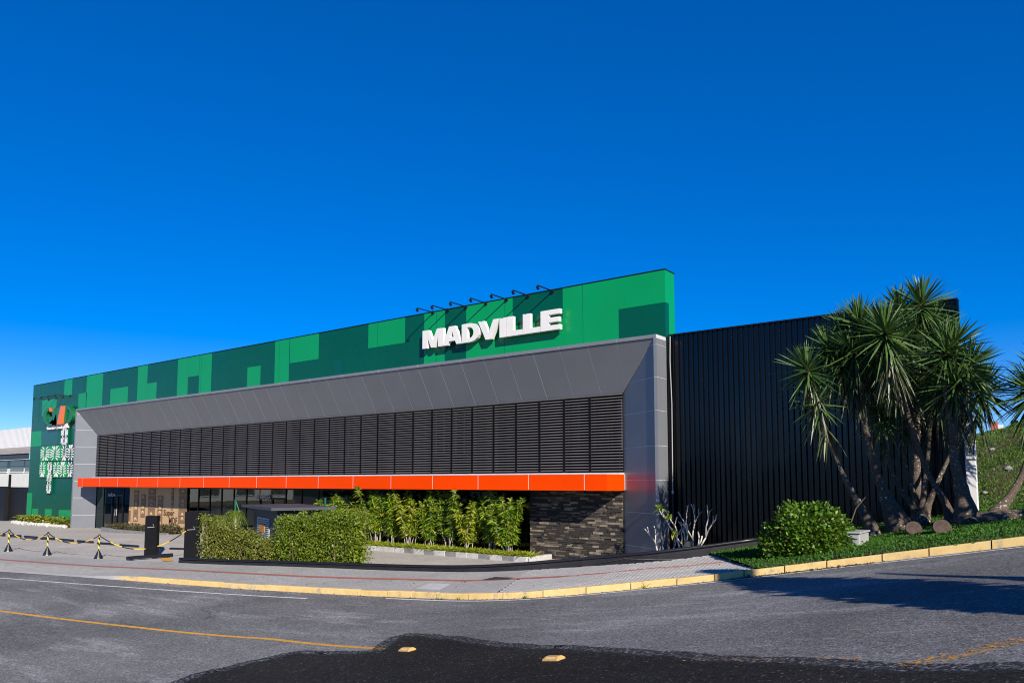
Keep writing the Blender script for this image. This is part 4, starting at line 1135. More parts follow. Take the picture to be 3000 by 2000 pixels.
# gate pillars
def pillar(pxl, pxr, top, basey, label, bar):
    a, b = onZ(pxl, basey, 0), onZ(pxr, basey, 0); t = depth((a + b) / 2)
    c = (a + b) / 2; zt_ = float(at((pxl + pxr) / 2, top, t)[2]); w = np.linalg.norm(b - a)
    o = thing('gate_pillar', (c[0], c[1], 0), label, 'pillar', 'black gate pillars')
    ax = unit((b - a)); ay = np.array([-ax[1], ax[0], 0])
    rot = math.atan2(ax[1], ax[0])
    def lb(m, x0, x1, y0_, y1_, z0, z1):
        P = [c + ax * x + ay * y for x, y in ((x0, y0_), (x1, y0_), (x1, y1_), (x0, y1_))]
        return m.add([(p[0], p[1], z0) for p in P] + [(p[0], p[1], z1) for p in P], [(0, 3, 2, 1), (4, 5, 6, 7), (0, 1, 5, 4), (1, 2, 6, 5), (2, 3, 7, 6), (3, 0, 4, 7)])
    lb(MB(), -w / 2, w / 2, 0, .26, -.02, zt_).build('casing', 'black_paint', o, bevel=.01)
    zs_ = zt_ * (.72 if bar else .62)
    MB().tube([c + ax * (-w * .28) + ay * -.012 + [0, 0, zs_], c + ax * (w * .3) + ay * -.012 + [0, 0, zs_ + .02], c + ax * (w * .18) + ay * -.012 + [0, 0, zs_ + .13]], .010, 5).build('handle', 'text_white', o)
    if bar:
        e0, e1 = onZ(371, 1634, .1), onZ(505, 1624, .1)
        MB().tube([e0, e1], .07, 8).build('foot_bar', 'plastic_black', o)
        for tt in (.1, .9): 
            p = e0 + (e1 - e0) * tt
            MB().box(p[0] - .05, p[0] + .05, p[1] - .05, p[1] + .05, -.01, .05).build('foot', 'plastic_black', o)
        lb(MB(), -w * .7, w * .75, -.25, .4, -.01, .025).build('base_pad', 'concrete_patch', o)
    return c, zt_, ax, w
pl1 = pillar(421, 456, 1511, 1632, 'black gate pillar standing free on the lot, with a bar at its foot', True)
pl2 = pillar(537, 577, 1499, 1638, 'black gate pillar at the left end of the hedge', False)

# wheel stops
zG = zoomer(0, 1500, .2381)
for k, (xa_, ya_, xb_, yb_) in enumerate(((-80, 262, 60, 270), (120, 279, 255, 287), (305, 293, 458, 305), (500, 310, 668, 322), (722, 329, 900, 343), (958, 350, 1145, 364), (1205, 374, 1405, 389), (1480, 400, 1700, 416), (1815, 425, 2010, 437), (2095, 444, 2290, 452))):
    a, b = onZ(*zG(xa_, ya_ + 4), .1), onZ(*zG(xb_, yb_ + 4), .1)
    o = thing('wheel_stop', tuple((a + b) / 2 - [0, 0, .1]), ('black wheel stop bar at the left edge of the lot' if k == 0 else ordn[k] + ' black wheel stop bar from the left in the row on the lot'), 'wheel stop', 'wheel stops on the lot')
    MB().tube([a, b], .06, 8).build('bar', 'plastic_black', o)
    for tt in (.12, .88):
        p = a + (b - a) * tt
        MB().box(p[0] - .06, p[0] + .06, p[1] - .05, p[1] + .05, -.02, .07).build('foot', 'plastic_black', o)

# stanchions and chains
tops = []
def stanchion(px, py, label):
    b0 = onZ(px, py, 0); x, y, _ = b0
    o = thing('stanchion', (x, y, 0), label, 'stanchion', 'striped stanchions')
    MB().tube([(x, y, 0), (x, y, .02), (x, y, .30)], [.17, .165, .04], 14).build('cone_base', 'plastic_black', o, smooth_shade=False)
    MB().tube([(x, y, .28), (x, y, .88)], .028, 10).build('striped_pole', 'stripe_yellow_black', o)
    MB().tube([(x, y, .88), (x, y, .90), (x, y, .95)], [.03, .045, .035], 10).build('cap', 'plastic_black', o)
    tops.append(np.array([x, y, .9]))
stanchion(-95, 1604, 'striped stanchion beyond the left edge of the lot'); stanchion(24, 1614, 'leftmost yellow and black stanchion on the forecourt'); stanchion(138, 1625, 'middle yellow and black stanchion on the forecourt'); stanchion(288, 1635, 'right yellow and black stanchion on the forecourt, nearest the gate pillar')
ends = tops + [np.array([*(pl2[0] - pl2[2] * .2)[:2], 1.1])]
lbls = ['yellow and black chain leaving the picture at the left', 'sagging yellow and black chain between the left and middle stanchions', 'sagging yellow and black chain between the middle and right stanchions', 'long sagging yellow and black chain from the right stanchion to the gate pillar']
for k in range(4):
    a, b = ends[k], ends[k + 1]; L_ = np.linalg.norm(b - a); n = int(L_ / .16)
    o = thing('chain', tuple((a + b) / 2 - [0, 0, .4]), lbls[k], 'chain', 'plastic chains')
    sag = [.30, .34, .36, .62][k]
    P = [a + (b - a) * t - np.array([0, 0, 4 * sag * t * (1 - t)]) for t in np.linspace(0, 1, n + 1)]
    for q in range(n):
        MB().tube([P[q], P[q + 1]], .021, 5).build('link', 'plastic_yellow' if (q // 3) % 2 else 'plastic_black', o)

# bed at the foot of the green wall
bed = thing('stone_border', (-58, 22.4, 0), 'low border of white stones below the green wall', 'border')
for k in range(26):
    bm = bmesh.new(); bmesh.ops.create_icosphere(bm, subdivisions=2, radius=random.uniform(.13, .22))
    for v_ in bm.verts: v_.co *= 1 + .2 * math.sin(v_.co.x * 23 + k) * math.cos(v_.co.z * 19 + k); v_.co.z *= .8
    me = bpy.data.meshes.new('stone'); bm.to_mesh(me); bm.free(); me.materials.append(M['rock'])
    inst('stone', me, bed, (-62.2 + k * .335, 22.15 + random.uniform(-.08, .08), .08), rz=k)
for k in range(13):
    x = -62.1 + k * .66; r = np.random.default_rng(300 + k); n = 90
    o = thing('croton_plant', (x, 22.6, .02), (ordn[k] if k < 12 else 'last') + ' small yellow-green plant from the left below the green wall', 'plant', 'small plants below the green wall')
    th = r.uniform(0, 2 * math.pi, n); P = np.column_stack([x + r.normal(size=n) * .18, 22.6 + r.normal(size=n) * .15, r.uniform(.05, .6, n)])
    leaf_obj('foliage', [leaves(P, np.column_stack([np.cos(th), np.sin(th) - .3, r.uniform(.2, 1.5, n)]), r.uniform(.2, .42, n), r.uniform(.06, .1, n), .5, 3)], 'leaf_bed', o)

# low dark hedge before the timber wall
hz = lambda X, Y: lotz(X, Y) + .02
hb = hedge('low_hedge', [(-47.6, 22.0), (-44.5, 21.6), (-41, 21.55), (-39.5, 21.7)], .9, .36, .36, 9000, 'leaf_dry', 'low dark clipped hedge in front of the beige timber wall', base=hz, lsz=(.05, .1), twigs=20)
for k, x in enumerate(np.arange(-47.9, -39.4, .45)):
    MB().box(x, x + .43, 21.32 + .5 * smooth(-45, -48, x), 21.45 + .5 * smooth(-45, -48, x), 0, .28).build('border_stone', 'block_dark', hb)

# ------------------------------------------------------------------ right side: frangipani, round bush, cabinet, yuccas
def frangipani(px, py, t, h_, label, seed, leafy_=0):
    r = np.random.default_rng(seed); b0 = at(px, py, t); b0[2] -= .35
    o = thing('frangipani', tuple(b0), label, 'shrub', 'bare frangipani shrubs')
    tips = []
    def grow(p, d_, l_, rad, lev):
        e = p + d_ * l_; mid = (p + e) / 2 + r.normal(size=3) * .02
        MB().tube([p, mid, e], [rad, rad * .93, rad * .86], 7).build('branch', 'bark_frangipani', o, smooth_shade=True)
        if lev == 0: tips.append((e, d_)); return
        for s_ in (-1, 1):
            nd = unit(d_ + np.array([s_ * r.uniform(.1, .5), r.normal() * .3, r.uniform(.0, .45)]))
            grow(e, nd, l_ * r.uniform(.55, .8), rad * .8, lev - 1)
    for tr_ in range(3):
        grow(b0 + r.normal(size=3) * [.08, .08, 0], unit(np.array([(tr_ - 1) * .35 + r.normal() * .12, r.normal() * .2, 1.0])), h_ * r.uniform(.30, .5), r.uniform(.024, .032), int(r.integers(1, 3)) + (tr_ == 1))
    if leafy_:
        ps, ds = [], []
        for e, d_ in tips[:leafy_]:
            for q in range(7): ps.append(e); ds.append(unit(r.normal(size=3) + np.array([0, 0, .6])))
        leaf_obj('foliage', [leaves(np.array(ps), np.array(ds), .26, .09, .3, 3)], 'leaf_draco', o)
frangipani(1950, 1620, 24.2, 1.65, 'bare pale frangipani nearest the grey pillar', 41)
frangipani(2008, 1616, 23.6, 1.75, 'pale frangipani with a tuft of green leaves in front of the black wall', 45, 3)
frangipani(2034, 1608, 23.4, 1.7, 'rightmost bare pale frangipani in front of the black wall', 47, 1)
p = at(2016, 1602, 23.2)
fl = thing('floodlight', (p[0], p[1], p[2] - .2), 'small black floodlight standing among the bare branches', 'floodlight')
MB().box(p[0] - .12, p[0] + .12, p[1] - .05, p[1] + .05, p[2], p[2] + .2).build('housing', 'dark_metal', fl, bevel=.015)
MB().box(p[0] - .02, p[0] + .02, p[1] - .02, p[1] + .02, p[2] - .3, p[2]).build('stake', 'dark_metal', fl)
MB().box(p[0] - .10, p[0] + .10, p[1] - .055, p[1] - .0505, p[2] + .02, p[2] + .18).build('lens', 'glass_far', fl)

# round clipped bush
bc = onS(2343, 1632); 
bush = thing('round_bush', tuple(bc), 'round clipped glossy green bush on the verge left of the yuccas', 'bush')
N = 11000
d_ = sphere_dirs(N); d_[:, 2] = np.abs(d_[:, 2]) * 1.0 - .12 * (rng.uniform(size=N) < .5)
lump = 1 + .05 * np.sin(d_[:, 0] * 7 + d_[:, 2] * 5) + .05 * np.sin(d_[:, 1] * 9 + 2) + rng.normal(size=N) * .025
r3 = np.array([.98, .9, 1.10])
sc_ = lump * rng.uniform(.80, 1.0, N) ** .6
P = np.array([bc[0] + .05, bc[1] + .45, bc[2] + .08]) + d_ * 1.04 * r3 * sc_[:, None] * np.array([1, 1, .95])
leaf_obj('foliage', [leaves(P, d_ + rng.normal(size=(N, 3)) * .7, rng.uniform(.06, .10, N), rng.uniform(.04, .062, N), .1, 2, [.5, 1, .45])], 'leaf_bush', bush)
nin = 3500; di = sphere_dirs(nin); di[:, 2] = np.abs(di[:, 2])
leaf_obj('inner_foliage', [leaves(np.array([bc[0], bc[1] + .45, bc[2]]) + di * r3 * .74, rng.normal(size=(nin, 3)), .16, .12, 0)], 'leaf_bush', bush)
m = MB()
for q in range(14):
    e = np.array([bc[0], bc[1] + .45, bc[2]]) + sphere_dirs(1)[0] * np.array([.6, .6, .5]) + [0, 0, .5]
    m = MB().tube([(bc[0] + random.uniform(-.1, .1), bc[1] + .45, bc[2]), e], [.02, .008], 5); m.build('branch', 'twig', bush)
sb = onS(2448, 1622)
wb = thing('small_shrub', tuple(sb), 'small dark leafy shrub between the round bush and the grey cabinet', 'shrub')
n = 1200; d_ = sphere_dirs(n); d_[:, 2] = np.abs(d_[:, 2])
leaf_obj('foliage', [leaves(np.array([sb[0], sb[1] + .6, sb[2] + .1]) + d_ * np.array([.25, .3, .55]) * rng.uniform(.5, 1, n)[:, None], d_ + rng.normal(size=(n, 3)) * .5, rng.uniform(.12, .22, n), .035, .4, 3)], 'leaf_cover', wb)
MB().tube([sb + [0, .6, 0], sb + [.02, .6, .7]], [.02, .01], 5).build('stem', 'twig', wb)
MB().tube([sb + [.1, .6, .4], sb + [.3, .6, .95], sb + [.5, .6, 1.2]], [.012, .01, .006], 5).build('stem', 'twig', wb)

cb = onS(2525, 1603)
cab = thing('meter_cabinet', (cb[0], cb[1], cb[2]), 'low light grey metal cabinet on the verge beside the leaning yucca trunk', 'cabinet')
cx_, cy_, cz_ = cb[0] - .50, cb[1] - .30, cb[2] - .04
MB().box(cx_ - .42, cx_ + .55, cy_ - .1, cy_ + .75, cz_, cz_ + .36).build('housing', 'box_grey', cab, bevel=.008)
MB().box(cx_ - .45, cx_ + .58, cy_ - .14, cy_ + .78, cz_ + .361, cz_ + .40).build('lid', 'box_grey', cab, bevel=.006)
MB().box(cx_ - .30, cx_ + .53, cy_ - .112, cy_ - .1005, cz_ + .06, cz_ + .33).build('door', 'box_grey', cab)

def chain_px(pts, t):
    return [at(2250 + x * .3189, 1250 + y * .3189, tt) for (x, y), tt in zip(pts, t)]
def rosette(P, axis, n, L, r, skirt=0, W=.05):
    axis = unit(axis)
    a = unit(np.cross(axis, [0.3, .9, .1])); b = np.cross(axis, a)
    th = np.arange(n) * 2.39996 + r.uniform(0, 6)
    u_ = (np.arange(n) + .5) / n                   # 0 young/upright, 1 old/hanging
    el = math.pi / 2 - u_ ** .85 * math.radians(138) + r.normal(size=n) * .08
    D = (np.cos(el) * np.cos(th))[:, None] * a + (np.cos(el) * np.sin(th))[:, None] * b + np.sin(el)[:, None] * axis
    base = P - axis * (u_ * .25)[:, None] * 1.0
    new = leaves(base, D, L * r.uniform(.85, 1.08, n) * (.75 + .25 * np.minimum(1, u_ * 3)), W * r.uniform(.8, 1.1, n), .03 + .2 * u_ ** 2, 4, [.7, 1.0, .95, .65, .03])
    old = None
    if skirt:
        k = skirt; th = r.uniform(0, 2 * math.pi, k); s_ = r.uniform(.1, 1, k)
        D = np.column_stack([np.cos(th) * .55, np.sin(th) * .55, -r.uniform(.5, 1.5, k)])
        old = leaves(P - axis * (s_ * 1.0)[:, None], D, L * r.uniform(.6, .95, k), W * .85, .5, 4, [.7, 1, .95, .65, .03])
    return new, old
def yucca(trunks, heads, label, seed):
    r = np.random.default_rng(seed)
    b0 = trunks[0][0][0]
    o = thing('yucca_tree', tuple(b0), label, 'tree', 'yucca trees on the verge')
    for pts, rad in trunks:
        P = np.array(pts); n = len(P); s_ = np.linspace(0, 1, n); q = np.linspace(0, 1, 18)
        C_ = np.column_stack([np.interp(q, s_, P[:, k]) for k in range(3)])
        for _ in range(3): C_[1:-1] = (C_[:-2] + 2 * C_[1:-1] + C_[2:]) / 4
        C_[0, 2] -= .15
        rr = (1 + .55 * np.exp(-q * 9)) * np.interp(q, np.linspace(0, 1, len(rad)), rad) * .66 * (1 + .05 * np.sin(q * 60) + .04 * r.normal(size=18))
        MB().tube(C_, list(rr), 12).build('trunk', 'bark_yucca', o, smooth_shade=True)
    for (P, axis, n, L, sk) in heads:
        new, old = rosette(np.asarray(P), np.asarray(axis, float), int(n * 1.25), L * 1.05, r, int(sk * .4), .047)
        cr = leaf_obj('crown', [new], 'leaf_yucca', o)
        if old is not None: leaf_obj('hanging_leaves', [old], 'leaf_yucca_old', cr)
def zh(x, y, t): return at(2250 + x * .3189, 800 + y * .3189, t)
tb = {k: depth(onS(*p)) for k, p in {'a': (2569, 1575), 'b': (2642, 1555), 'c': (2698, 1540), 'g': (2834, 1535), 'h': (2912, 1518), 'f': (2789, 1540)}.items()}
ta = tb['a']
yucca([(chain_px([(1000, 1010), (900, 820), (780, 620), (690, 450), (640, 310), (520, 60), (400, -420), (350, -560)], [ta + .05 * k for k in range(8)]), [.17, .15, .11, .07, .06, .06, .05])],
      [(zh(350, 850, ta + .4), (-.25, 0, 1), 110, .78, 150), (zh(450, 1150, ta + .35), (-.2, 0, .8), 60, .7, 120), (zh(540, 650, ta + .5), (-.3, -.1, 1), 90, .7, 60)], 'slender yucca leaning left with drooping head in front of the black wall', 11)
t_ = tb['b'] - .4
yucca([(chain_px([(1230, 960), (1130, 740), (1050, 570), (990, 420), (930, 200), (900, 20), (860, -300), (835, -960)], [t_] * 8), [.36, .26, .17, .14, .11, .10, .09, .07]), (chain_px([(900, 20), (800, -300), (720, -880)], [t_, t_ + .2, t_ + .3]), [.08, .07, .06])],
      [(zh(835, 450, t_), (-.1, -.1, 1), 130, .85, 150), (zh(700, 500, t_ + .4), (-.35, 0, 1), 90, .75, 90), (zh(760, 700, t_ - .2), (-.3, -.5, .6), 70, .8, 120), (zh(930, 780, t_ + .3), (0, -.4, .8), 90, .8, 140), (zh(640, 820, t_ + .2), (-.4, -.3, .8), 80, .75, 120)], 'thick-trunked yucca with white lichen spots left of the middle clump', 12)
t_ = tb['c'] - .35
yucca([(chain_px([(1400, 900), (1370, 790), (1290, 680), (1150, 480), (1100, 300), (1060, -40), (1045, -140)], [t_] * 7), [.24, .12, .09, .075, .06, .055, .05]),
       (chain_px([(1400, 850), (1390, 700), (1320, 580), (1265, 400), (1235, 60), (1240, -280)], [t_ + .1] * 6), [.2, .09, .07, .06, .055, .05]),
       (chain_px([(1410, 850), (1420, 700), (1450, 420), (1480, 200), (1500, -200), (1540, -500)], [t_ - .05] * 6), [.2, .10, .08, .07, .065, .06]),
       (chain_px([(1420, 860), (1460, 740), (1560, 500), (1640, 330), (1720, 160), (1850, -150), (1970, -360)], [t_ - .15] * 7), [.2, .11, .08, .07, .06, .06, .05])],
      [(zh(1045, 1265, t_ - .1), (0, -.3, 1), 100, .72, 60), (zh(1240, 1120, t_), (0, -.2, 1), 70, .7, 60), (zh(1540, 880, t_ - .3), (0, -.3, 1), 150, .95, 150), (zh(1970, 1040, t_ - .3), (.2, -.2, 1), 130, .88, 110)], 'many-stemmed yucca clump in the middle with crossing thin trunks', 13)
t_ = tb['c'] + .35
yucca([(chain_px([(1370, 850), (1365, 520), (1360, 0), (1370, -500), (1400, -1150)], [t_] * 5), [.17, .15, .13, .11, .08]), (chain_px([(1365, 200), (1300, -400), (1200, -1080)], [t_] * 3), [.1, .08, .07])],
      [(zh(1410, 260, t_), (.05, 0, 1), 140, .9, 110), (zh(1200, 300, t_ + .2), (-.2, .1, 1), 100, .75, 80), (zh(1330, 560, t_ - .1), (.1, -.5, .8), 90, .85, 120), (zh(1500, 480, t_ + .2), (.2, -.2, 1), 100, .85, 130), (zh(1310, 860, t_), (0, -.4, .8), 90, .85, 150)], 'tallest upright yucca whose head rises above the black wall', 14)
t_ = tb['f']
yucca([(chain_px([(1690, 930), (1650, 700), (1540, 560), (1440, 380), (1390, 220), (1250, -250), (1070, -900)], [t_ + .1] * 7), [.17, .12, .09, .08, .08, .07, .06])],
      [(zh(1070, 510, t_ - .3), (-.1, -.2, 1), 150, .92, 180), (zh(1130, 700, t_ - .1), (0, -.5, .7), 80, .85, 140)], 'yucca with thin trunk slanting left behind the middle clump', 15)
t_ = tb['g'] - .3
yucca([(chain_px([(1840, 920), (1800, 650), (1730, 400), (1690, 240), (1710, -100), (1780, -300), (1860, -560)], [t_] * 7), [.36, .22, .16, .14, .11, .09, .07]), (chain_px([(1700, 100), (1640, -250), (1610, -520)], [t_] * 3), [.1, .08, .07])],
      [(zh(1860, 810, t_), (.15, 0, 1), 110, .8, 90), (zh(1640, 700, t_ + .2), (0, 0, 1), 110, .85, 150), (zh(1720, 1000, t_ - .1), (.1, -.5, .6), 80, .85, 140), (zh(1700, 640, t_ + .3), (.1, -.1, 1), 100, .85, 120)], 'thick yucca beside the white post with spotted swollen base', 16)
t_ = tb['h']
yucca([(chain_px([(2070, 850), (2180, 700), (2280, 560), (2360, 400), (2430, 150), (2460, -250), (2440, -370)], [t_] * 7), [.28, .16, .12, .11, .10, .09, .08])],
      [(zh(2440, 1050, t_), (0, 0, 1), 150, .98, 60), (zh(2560, 900, t_), (.2, 0, 1), 120, .95, 110)], 'yucca leaning right at the right edge of the picture', 17)

# cut stumps
def stump(px, py, off, axis, rad, ln, label):
    c = onS(px, py + 18); c[1] += off; o = thing('cut_stump', tuple(c), label, 'stump', 'cut yucca stumps')
    ax = unit(axis); p0 = c + [0, 0, .1] - ax * ln * .7
    e = p0 + ax * ln * 1.2
    MB().tube([p0, p0 + ax * ln * .6, e], [rad * 1.25, rad * 1.08, rad], 14, cap=False).build('bark', 'bark_yucca', o, smooth_shade=True)
    MB().tube([e - ax * .01, e + ax * .004], [rad * .97, rad * .95], 14).build('cut_face', 'cut_wood', o)
stump(2674, 1556, .2, (.1, -.85, .45), .165, .5, 'dark cut stump facing the road, left of the pair under the yuccas')
stump(2757, 1553, .2, (.1, -.85, .40), .175, .5, 'dark cut stump facing the road, right of the pair under the yuccas')
stump(2945, 1515, .1, (1, -.15, .15), .17, .7, 'grey fallen stump lying at the foot of the rightmost yucca')

wp = thing('white_post', (-2.6, 23.05, 2.0), 'tall white painted post at the end of the black wall', 'post')
MB().box(-2.60, -2.36, 22.96, 23.15, 1.7, 4.7).build('shaft', 'white_paint_post', wp, bevel=.015)
MB().box(-2.62, -2.34, 22.94, 23.152, 4.7, 4.76).build('cap', 'white_paint_post', wp)

# ------------------------------------------------------------------ road studs
for k, (px, py) in enumerate(((1193, 1905), (1622, 1932))):
    p = onR(px, py); a = -.1
    m = MB(); c, s_ = math.cos(a), math.sin(a)
    o = thing('road_stud', (p[0], p[1], p[2]), ['worn yellow road stud on the left, near the end of the yellow line', 'worn yellow road stud on the right, alone on dark asphalt'][k], 'road stud', 'road studs')
    def rp(x, y, z_): X, Y = p[0] + x * c - y * s_, p[1] + x * s_ + y * c; return (X, Y, float(roadz(X, Y)) + .004 + z_)
    A, B = .125, .085
    lowp = [rp(-A, -B, 0), rp(A, -B, 0), rp(A, B, 0), rp(-A, B, 0)]; mid = [rp(-A, -B, .018), rp(A, -B, .018), rp(A, B, .018), rp(-A, B, .018)]; up = [rp(-A * .8, -B * .45, .05), rp(A * .8, -B * .45, .05), rp(A * .8, B * .45, .05), rp(-A * .8, B * .45, .05)]
    m.add(lowp + mid + up, [(i_, (i_ + 1) % 4, 4 + (i_ + 1) % 4, 4 + i_) for i_ in range(4)] + [(4 + i_, 4 + (i_ + 1) % 4, 8 + (i_ + 1) % 4, 8 + i_) for i_ in range(4)] + [(8, 9, 10, 11)])
    m.build('body', 'stud', o, bevel=.006)
    MB().add([rp(-A * .6, -B * .93, .022), rp(A * .6, -B * .93, .022), rp(A * .55, -B * .60, .0445), rp(-A * .55, -B * .60, .0445)], [(0, 1, 2, 3)]).build('reflector', 'kerb_yellow', o)

# weeds at the kerb
for k, (px, py) in enumerate(((1290, 1756), (1345, 1757), (1540, 1752), (1885, 1722), (2270, 1680), (2190, 1690))):
    p = onR(px, py); n = 26; r = np.random.default_rng(60 + k)
    D = np.column_stack([r.normal(size=n), r.normal(size=n), r.uniform(.5, 2, n)])
    leaf_obj('kerb_weed', [leaves(np.repeat(p[None], n, 0) + r.normal(size=(n, 3)) * [.03, .015, 0], D, r.uniform(.05, .16 if k != 3 else .34, n), .014, .3)], 'leaf_bank', label=ordn[k] + ' small weed from the left growing at the foot of the yellow kerb', cat='weed', group='weeds along the kerb')

# dry leaves and grit blown into the gutter and onto the verge edge
n = 900
X = np.concatenate([rng.uniform(-6.2, -3.4, 500), rng.uniform(-24, 1, 400)]); n = len(X)
off = np.where(rng.uniform(size=n) < .75, -np.abs(rng.normal(size=n)) * .10 - .02, rng.uniform(.2, 2.2, n))
Y = Yk(X) + off
Z = np.where(off < 0, roadz(X, Y) + .006, np.where(X > -5.5, street(X, Y) + .08, swz(X, Y) + .008))
D = rng.normal(size=(n, 3)); D[:, 2] = np.abs(D[:, 2]) * .15
leaf_obj('leaf_litter', [leaves(np.column_stack([X, Y, Z]), D, rng.uniform(.025, .07, n), rng.uniform(.015, .04, n), 0)], 'leaf_dry', kind='stuff', label='dry leaves and litter along the gutter of the yellow kerb', cat='leaf litter')

# ------------------------------------------------------------------ background left: gate, white warehouse
gate = thing('black_gate', (-66, 23.7, 0), 'tall solid black gate at the left end of the store', 'gate')
MB().box(-63.3 - 4.0, -62.4, 23.62, 23.7, .12, 2.55).build('leaf', 'gate_black', gate)
MB().box(-63.3 - 4.0, -62.4, 23.60, 23.72, 2.55, 2.62).build('top_rail', 'gate_black', gate)
MB().box(-67.42, -67.3, 23.55, 23.7, 0, 3.6).build('post', 'dark_metal', gate)
bw = thing('black_wall', (-72, 23.3, 0), 'black painted boundary wall at the left edge', 'wall')
MB().box(-80, -67.25, 23.3, 23.56, -.1, 2.6).build('wall', 'gate_black', bw)
MB().box(-80, -67.24, 23.27, 23.59, 2.6, 2.66).build('coping', 'gate_black', bw)
WY = 50
wh = thing('white_warehouse', (-150, WY, 0), 'white warehouse with ribbed gable, grey roof and strip windows behind the black gate', 'building')
def wxz(x, y, Y=WY): p = onY(x, y, Y); return p[0], p[2]
x0_, x1_ = wxz(-120, 1400)[0], wxz(110, 1400)[0]
zwin0, zwin1 = wxz(45, 1381)[1], wxz(45, 1349)[1]
MB().box(x0_, x1_, WY, WY + .4, 0, zwin1 + .15).build('wall', 'house_white', wh)
ze = wxz(45, 1328)[1]; zr = wxz(45, 1307)[1]; zt_ = wxz(45, 1256)[1]
MB().box(x0_, x1_, WY - 1.4, WY - 1.3, zwin1 + .1, ze - .1).build('eave_board', 'roof_dark', wh)
rf = MB().add([(x0_, WY - 1.6, ze - .05), (x1_, WY - 1.6, ze - .05), (x1_, WY + 6, zr + .5), (x0_, WY + 6, zr + .5), (x0_, WY - 1.6, ze - .2), (x1_, WY - 1.6, ze - .2), (x1_, WY + 6, zr + .3), (x0_, WY + 6, zr + .3)], [(0, 1, 2, 3), (7, 6, 5, 4), (0, 4, 5, 1), (1, 5, 6, 2), (3, 2, 6, 7)]).build('roof', 'roof_fibre', wh)
m_x = np.arange(x0_, x1_, .55)
for a in m_x:
    MB().box(a, a + .5, WY + 6.0, WY + 6.06, zr, zt_ + 1.1).build('gable_sheet', 'sheet_white', wh)
    MB().box(a + .5, a + .55, WY + 5.95, WY + 6.02, zr, zt_ + 1.1).build('gable_rib', 'flashing', wh)
for (xa_, xb_) in ((-60, -22), (-18, 22), (31, 70), (74, 120)):
    a, b = wxz(xa_, 1365)[0], wxz(xb_, 1365)[0]
    win = MB().box(a, b, WY - .02, WY - .003, zwin0, zwin1).build('window', 'glass_far', wh)
    MB().box(a, b, WY - .06, WY - .021, (zwin0 + zwin1) / 2 - .06, (zwin0 + zwin1) / 2 + .06).build('window_bar', 'house_white', win)
    MB().box(a - .1, b + .1, WY - .12, WY - .0, zwin0 - .15, zwin0 - .001).build('sill', 'house_white', win)

# ------------------------------------------------------------------ background right: house roof, sign post beyond the bank
hp = at(2915, 1275, 62)
hs_ = thing('far_house', (hp[0], hp[1], hp[2] - 4), 'house with pale grey roof just showing above the grass bank', 'house')
x, y, z = hp
MB().add([(x - 5, y - 3, z - .6), (x + 6, y - 3, z - .6), (x + 6.5, y + 5, z + 1.2), (x - 2.5, y + 5, z + .1), (x - 5, y - 3, z - .8), (x + 6, y - 3, z - .8), (x + 6.5, y + 5, z + 1.0), (x - 2.5, y + 5, z - .1)], [(0, 1, 2, 3), (7, 6, 5, 4), (0, 4, 5, 1), (1, 5, 6, 2), (2, 6, 7, 3), (3, 7, 4, 0)]).build('roof', 'roof_fibre', hs_)
MB().box(x - 4, x + 5, y - 2, y + 4.5, z - 5, z - .82).build('wall', 'house_white', hs_)
c = at(2913, 1246, 63)
MB().box(c[0] - .25, c[0] + .25, c[1] - .25, c[1] + .25, c[2] - 1.5, c[2] + .3).build('chimney', 'paver_red', hs_)
MB().box(c[0] + .26, c[0] + .6, c[1] - .25, c[1] + .25, c[2] - 1.5, c[2] + .05).build('chimney_block', 'house_white', hs_)
c = at(2973, 1250, 40)
sp_ = thing('street_sign', (c[0], c[1], c[2] - 2), 'dark sign plate on a thin post above the grass bank at the right', 'sign')
MB().tube([(c[0], c[1], c[2] - 2), (c[0], c[1], c[2] + .1)], .05, 6).build('post', 'dark_metal', sp_)
MB().box(c[0] - .17, c[0] + .17, c[1] - .02, c[1] + .02, c[2] - .25, c[2] + .35).build('plate', 'dark_metal', sp_)

# ------------------------------------------------------------------ behind the camera: unseen trees that shade the road, and what the glass reflects
up = thing('leaning_tree', (3.0, 5.6, 1.4), 'leaning tree outside the frame to the right whose shadow crosses the road', 'tree')
path = np.array([(3.0, 5.4, 1.3), (3.05, 6.6, 2.8), (3.08, 7.5, 4.0), (2.9, 9.0, 5.1), (3.05, 9.5, 6.1), (3.15, 9.85, 7.3)])
MB().tube(path, [.34, .30, .26, .22, .14, .05], 12).build('trunk', 'bark_brown', up, smooth_shade=True)
MB().tube([(3.06, 6.9, 3.2), (3.5, 8.6, 3.9), (3.72, 9.3, 4.6), (3.87, 9.95, 5.7)], [.14, .12, .10, .05], 8).build('branch', 'bark_brown', up, smooth_shade=True)
n = 7000
u_ = rng.uniform(0, 1, n); idx = 1.6 + u_ * 3.3; i0 = np.minimum(idx.astype(int), 4); fr_ = (idx - i0)[:, None]
cen = path[i0] * (1 - fr_) + path[i0 + 1] * fr_
wid = np.interp(idx, [1.6, 2.2, 2.9, 3.4, 4.1, 4.9], [.25, .42, .70, .62, .28, .12])
d_ = sphere_dirs(n); P = cen + d_ * (wid * rng.uniform(.3, 1, n))[:, None]
leaf_obj('crown', [leaves(P, d_ + rng.normal(size=(n, 3)) * .6, rng.uniform(.12, .26, n), rng.uniform(.09, .16, n), .2)], 'leaf_far', up)
bt = thing('broadleaf_shade_tree', (2.3, 17.5, 2.2), 'leafy tree outside the frame to the right, shading the black wall', 'tree')
MB().tube([(2.3, 17.5, 2.0), (2.4, 17.2, 4.6), (2.2, 16.5, 7.0)], [.22, .16, .07], 10).build('trunk', 'bark_brown', bt, smooth_shade=True)
n = 2400; d_ = sphere_dirs(n); bl = rng.normal(size=(10, 3)) * [.7, .5, .5]
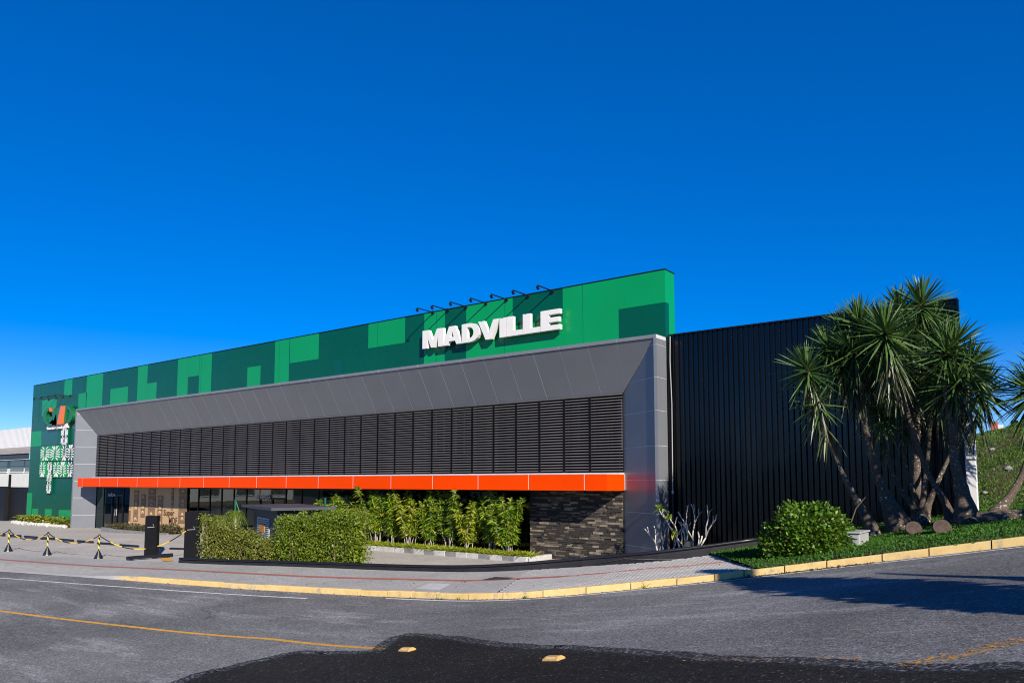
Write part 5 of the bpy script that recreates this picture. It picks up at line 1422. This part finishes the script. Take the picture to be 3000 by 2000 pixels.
P = np.array([2.2, 16.2, 6.7]) + bl[rng.integers(0, 10, n)] + d_ * rng.uniform(.3, 1, n)[:, None] * [1.0, .9, .9]
leaf_obj('crown', [leaves(P, d_ + rng.normal(size=(n, 3)), rng.uniform(.12, .26, n), rng.uniform(.08, .15, n), .2)], 'leaf_far', bt)
ow = thing('opposite_warehouse', (-112, -25, 0), 'white warehouse down the street, seen mirrored in the shop glass', 'building')
MB().box(-140, -95, -24, -6, -3, 7).build('wall', 'house_white', ow)
MB().box(-140.5, -94.4, -24.5, -5.5, 7, 7.3).build('roof', 'roof_fibre', ow)
MB().box(-94.99, -94.7, -24, -6, -3, .4).build('plinth', 'stone_c', ow)
for k in range(3):
    y = -23 + k * 5.6
    w_ = MB().box(-94.99, -94.93, y, y + 2.8, 1.2, 2.3).build('window', 'glass_far', ow)
    MB().box(-94.99, -94.85, y - .1, y + 2.9, 1.05, 1.19).build('sill', 'house_white', w_)
for k, (x, y, s_) in enumerate(((-71, -15, 7), (-63, -16, 6.5), (-55, -15, 7), (-46, -16, 7), (-37, -17, 7), (-27, -18, 7.5), (-17, -19, 7.5), (-7, -21, 8), (4, -24, 8), (16, -26, 8.5))):
    r = np.random.default_rng(500 + k)
    tr = thing('broadleaf_tree', (x, y, -1), ordn[k] + ' broadleaf tree from the left across the street behind the camera', 'tree', 'trees across the street')
    MB().tube([(x, y, -1.5), (x + .2, y, 1.5), (x, y, s_ * .55)], [.3, .22, .1], 8).build('trunk', 'bark_brown', tr)
    n = 3600; d_ = unit(r.normal(size=(n, 3))); cen = np.array([x, y, s_ * .42])
    bl = r.normal(size=(9, 3)) * np.array([2.0, 1.5, 1.5]) * s_ / 8
    P = cen + bl[r.integers(0, 9, n)] + d_ * r.uniform(.6, 1, n)[:, None] * np.array([1.9, 1.6, 1.5]) * s_ / 8
    leaf_obj('crown', [leaves(P, d_ + r.normal(size=(n, 3)), r.uniform(.25, .5, n), r.uniform(.18, .3, n), .2)], 'leaf_far', tr)
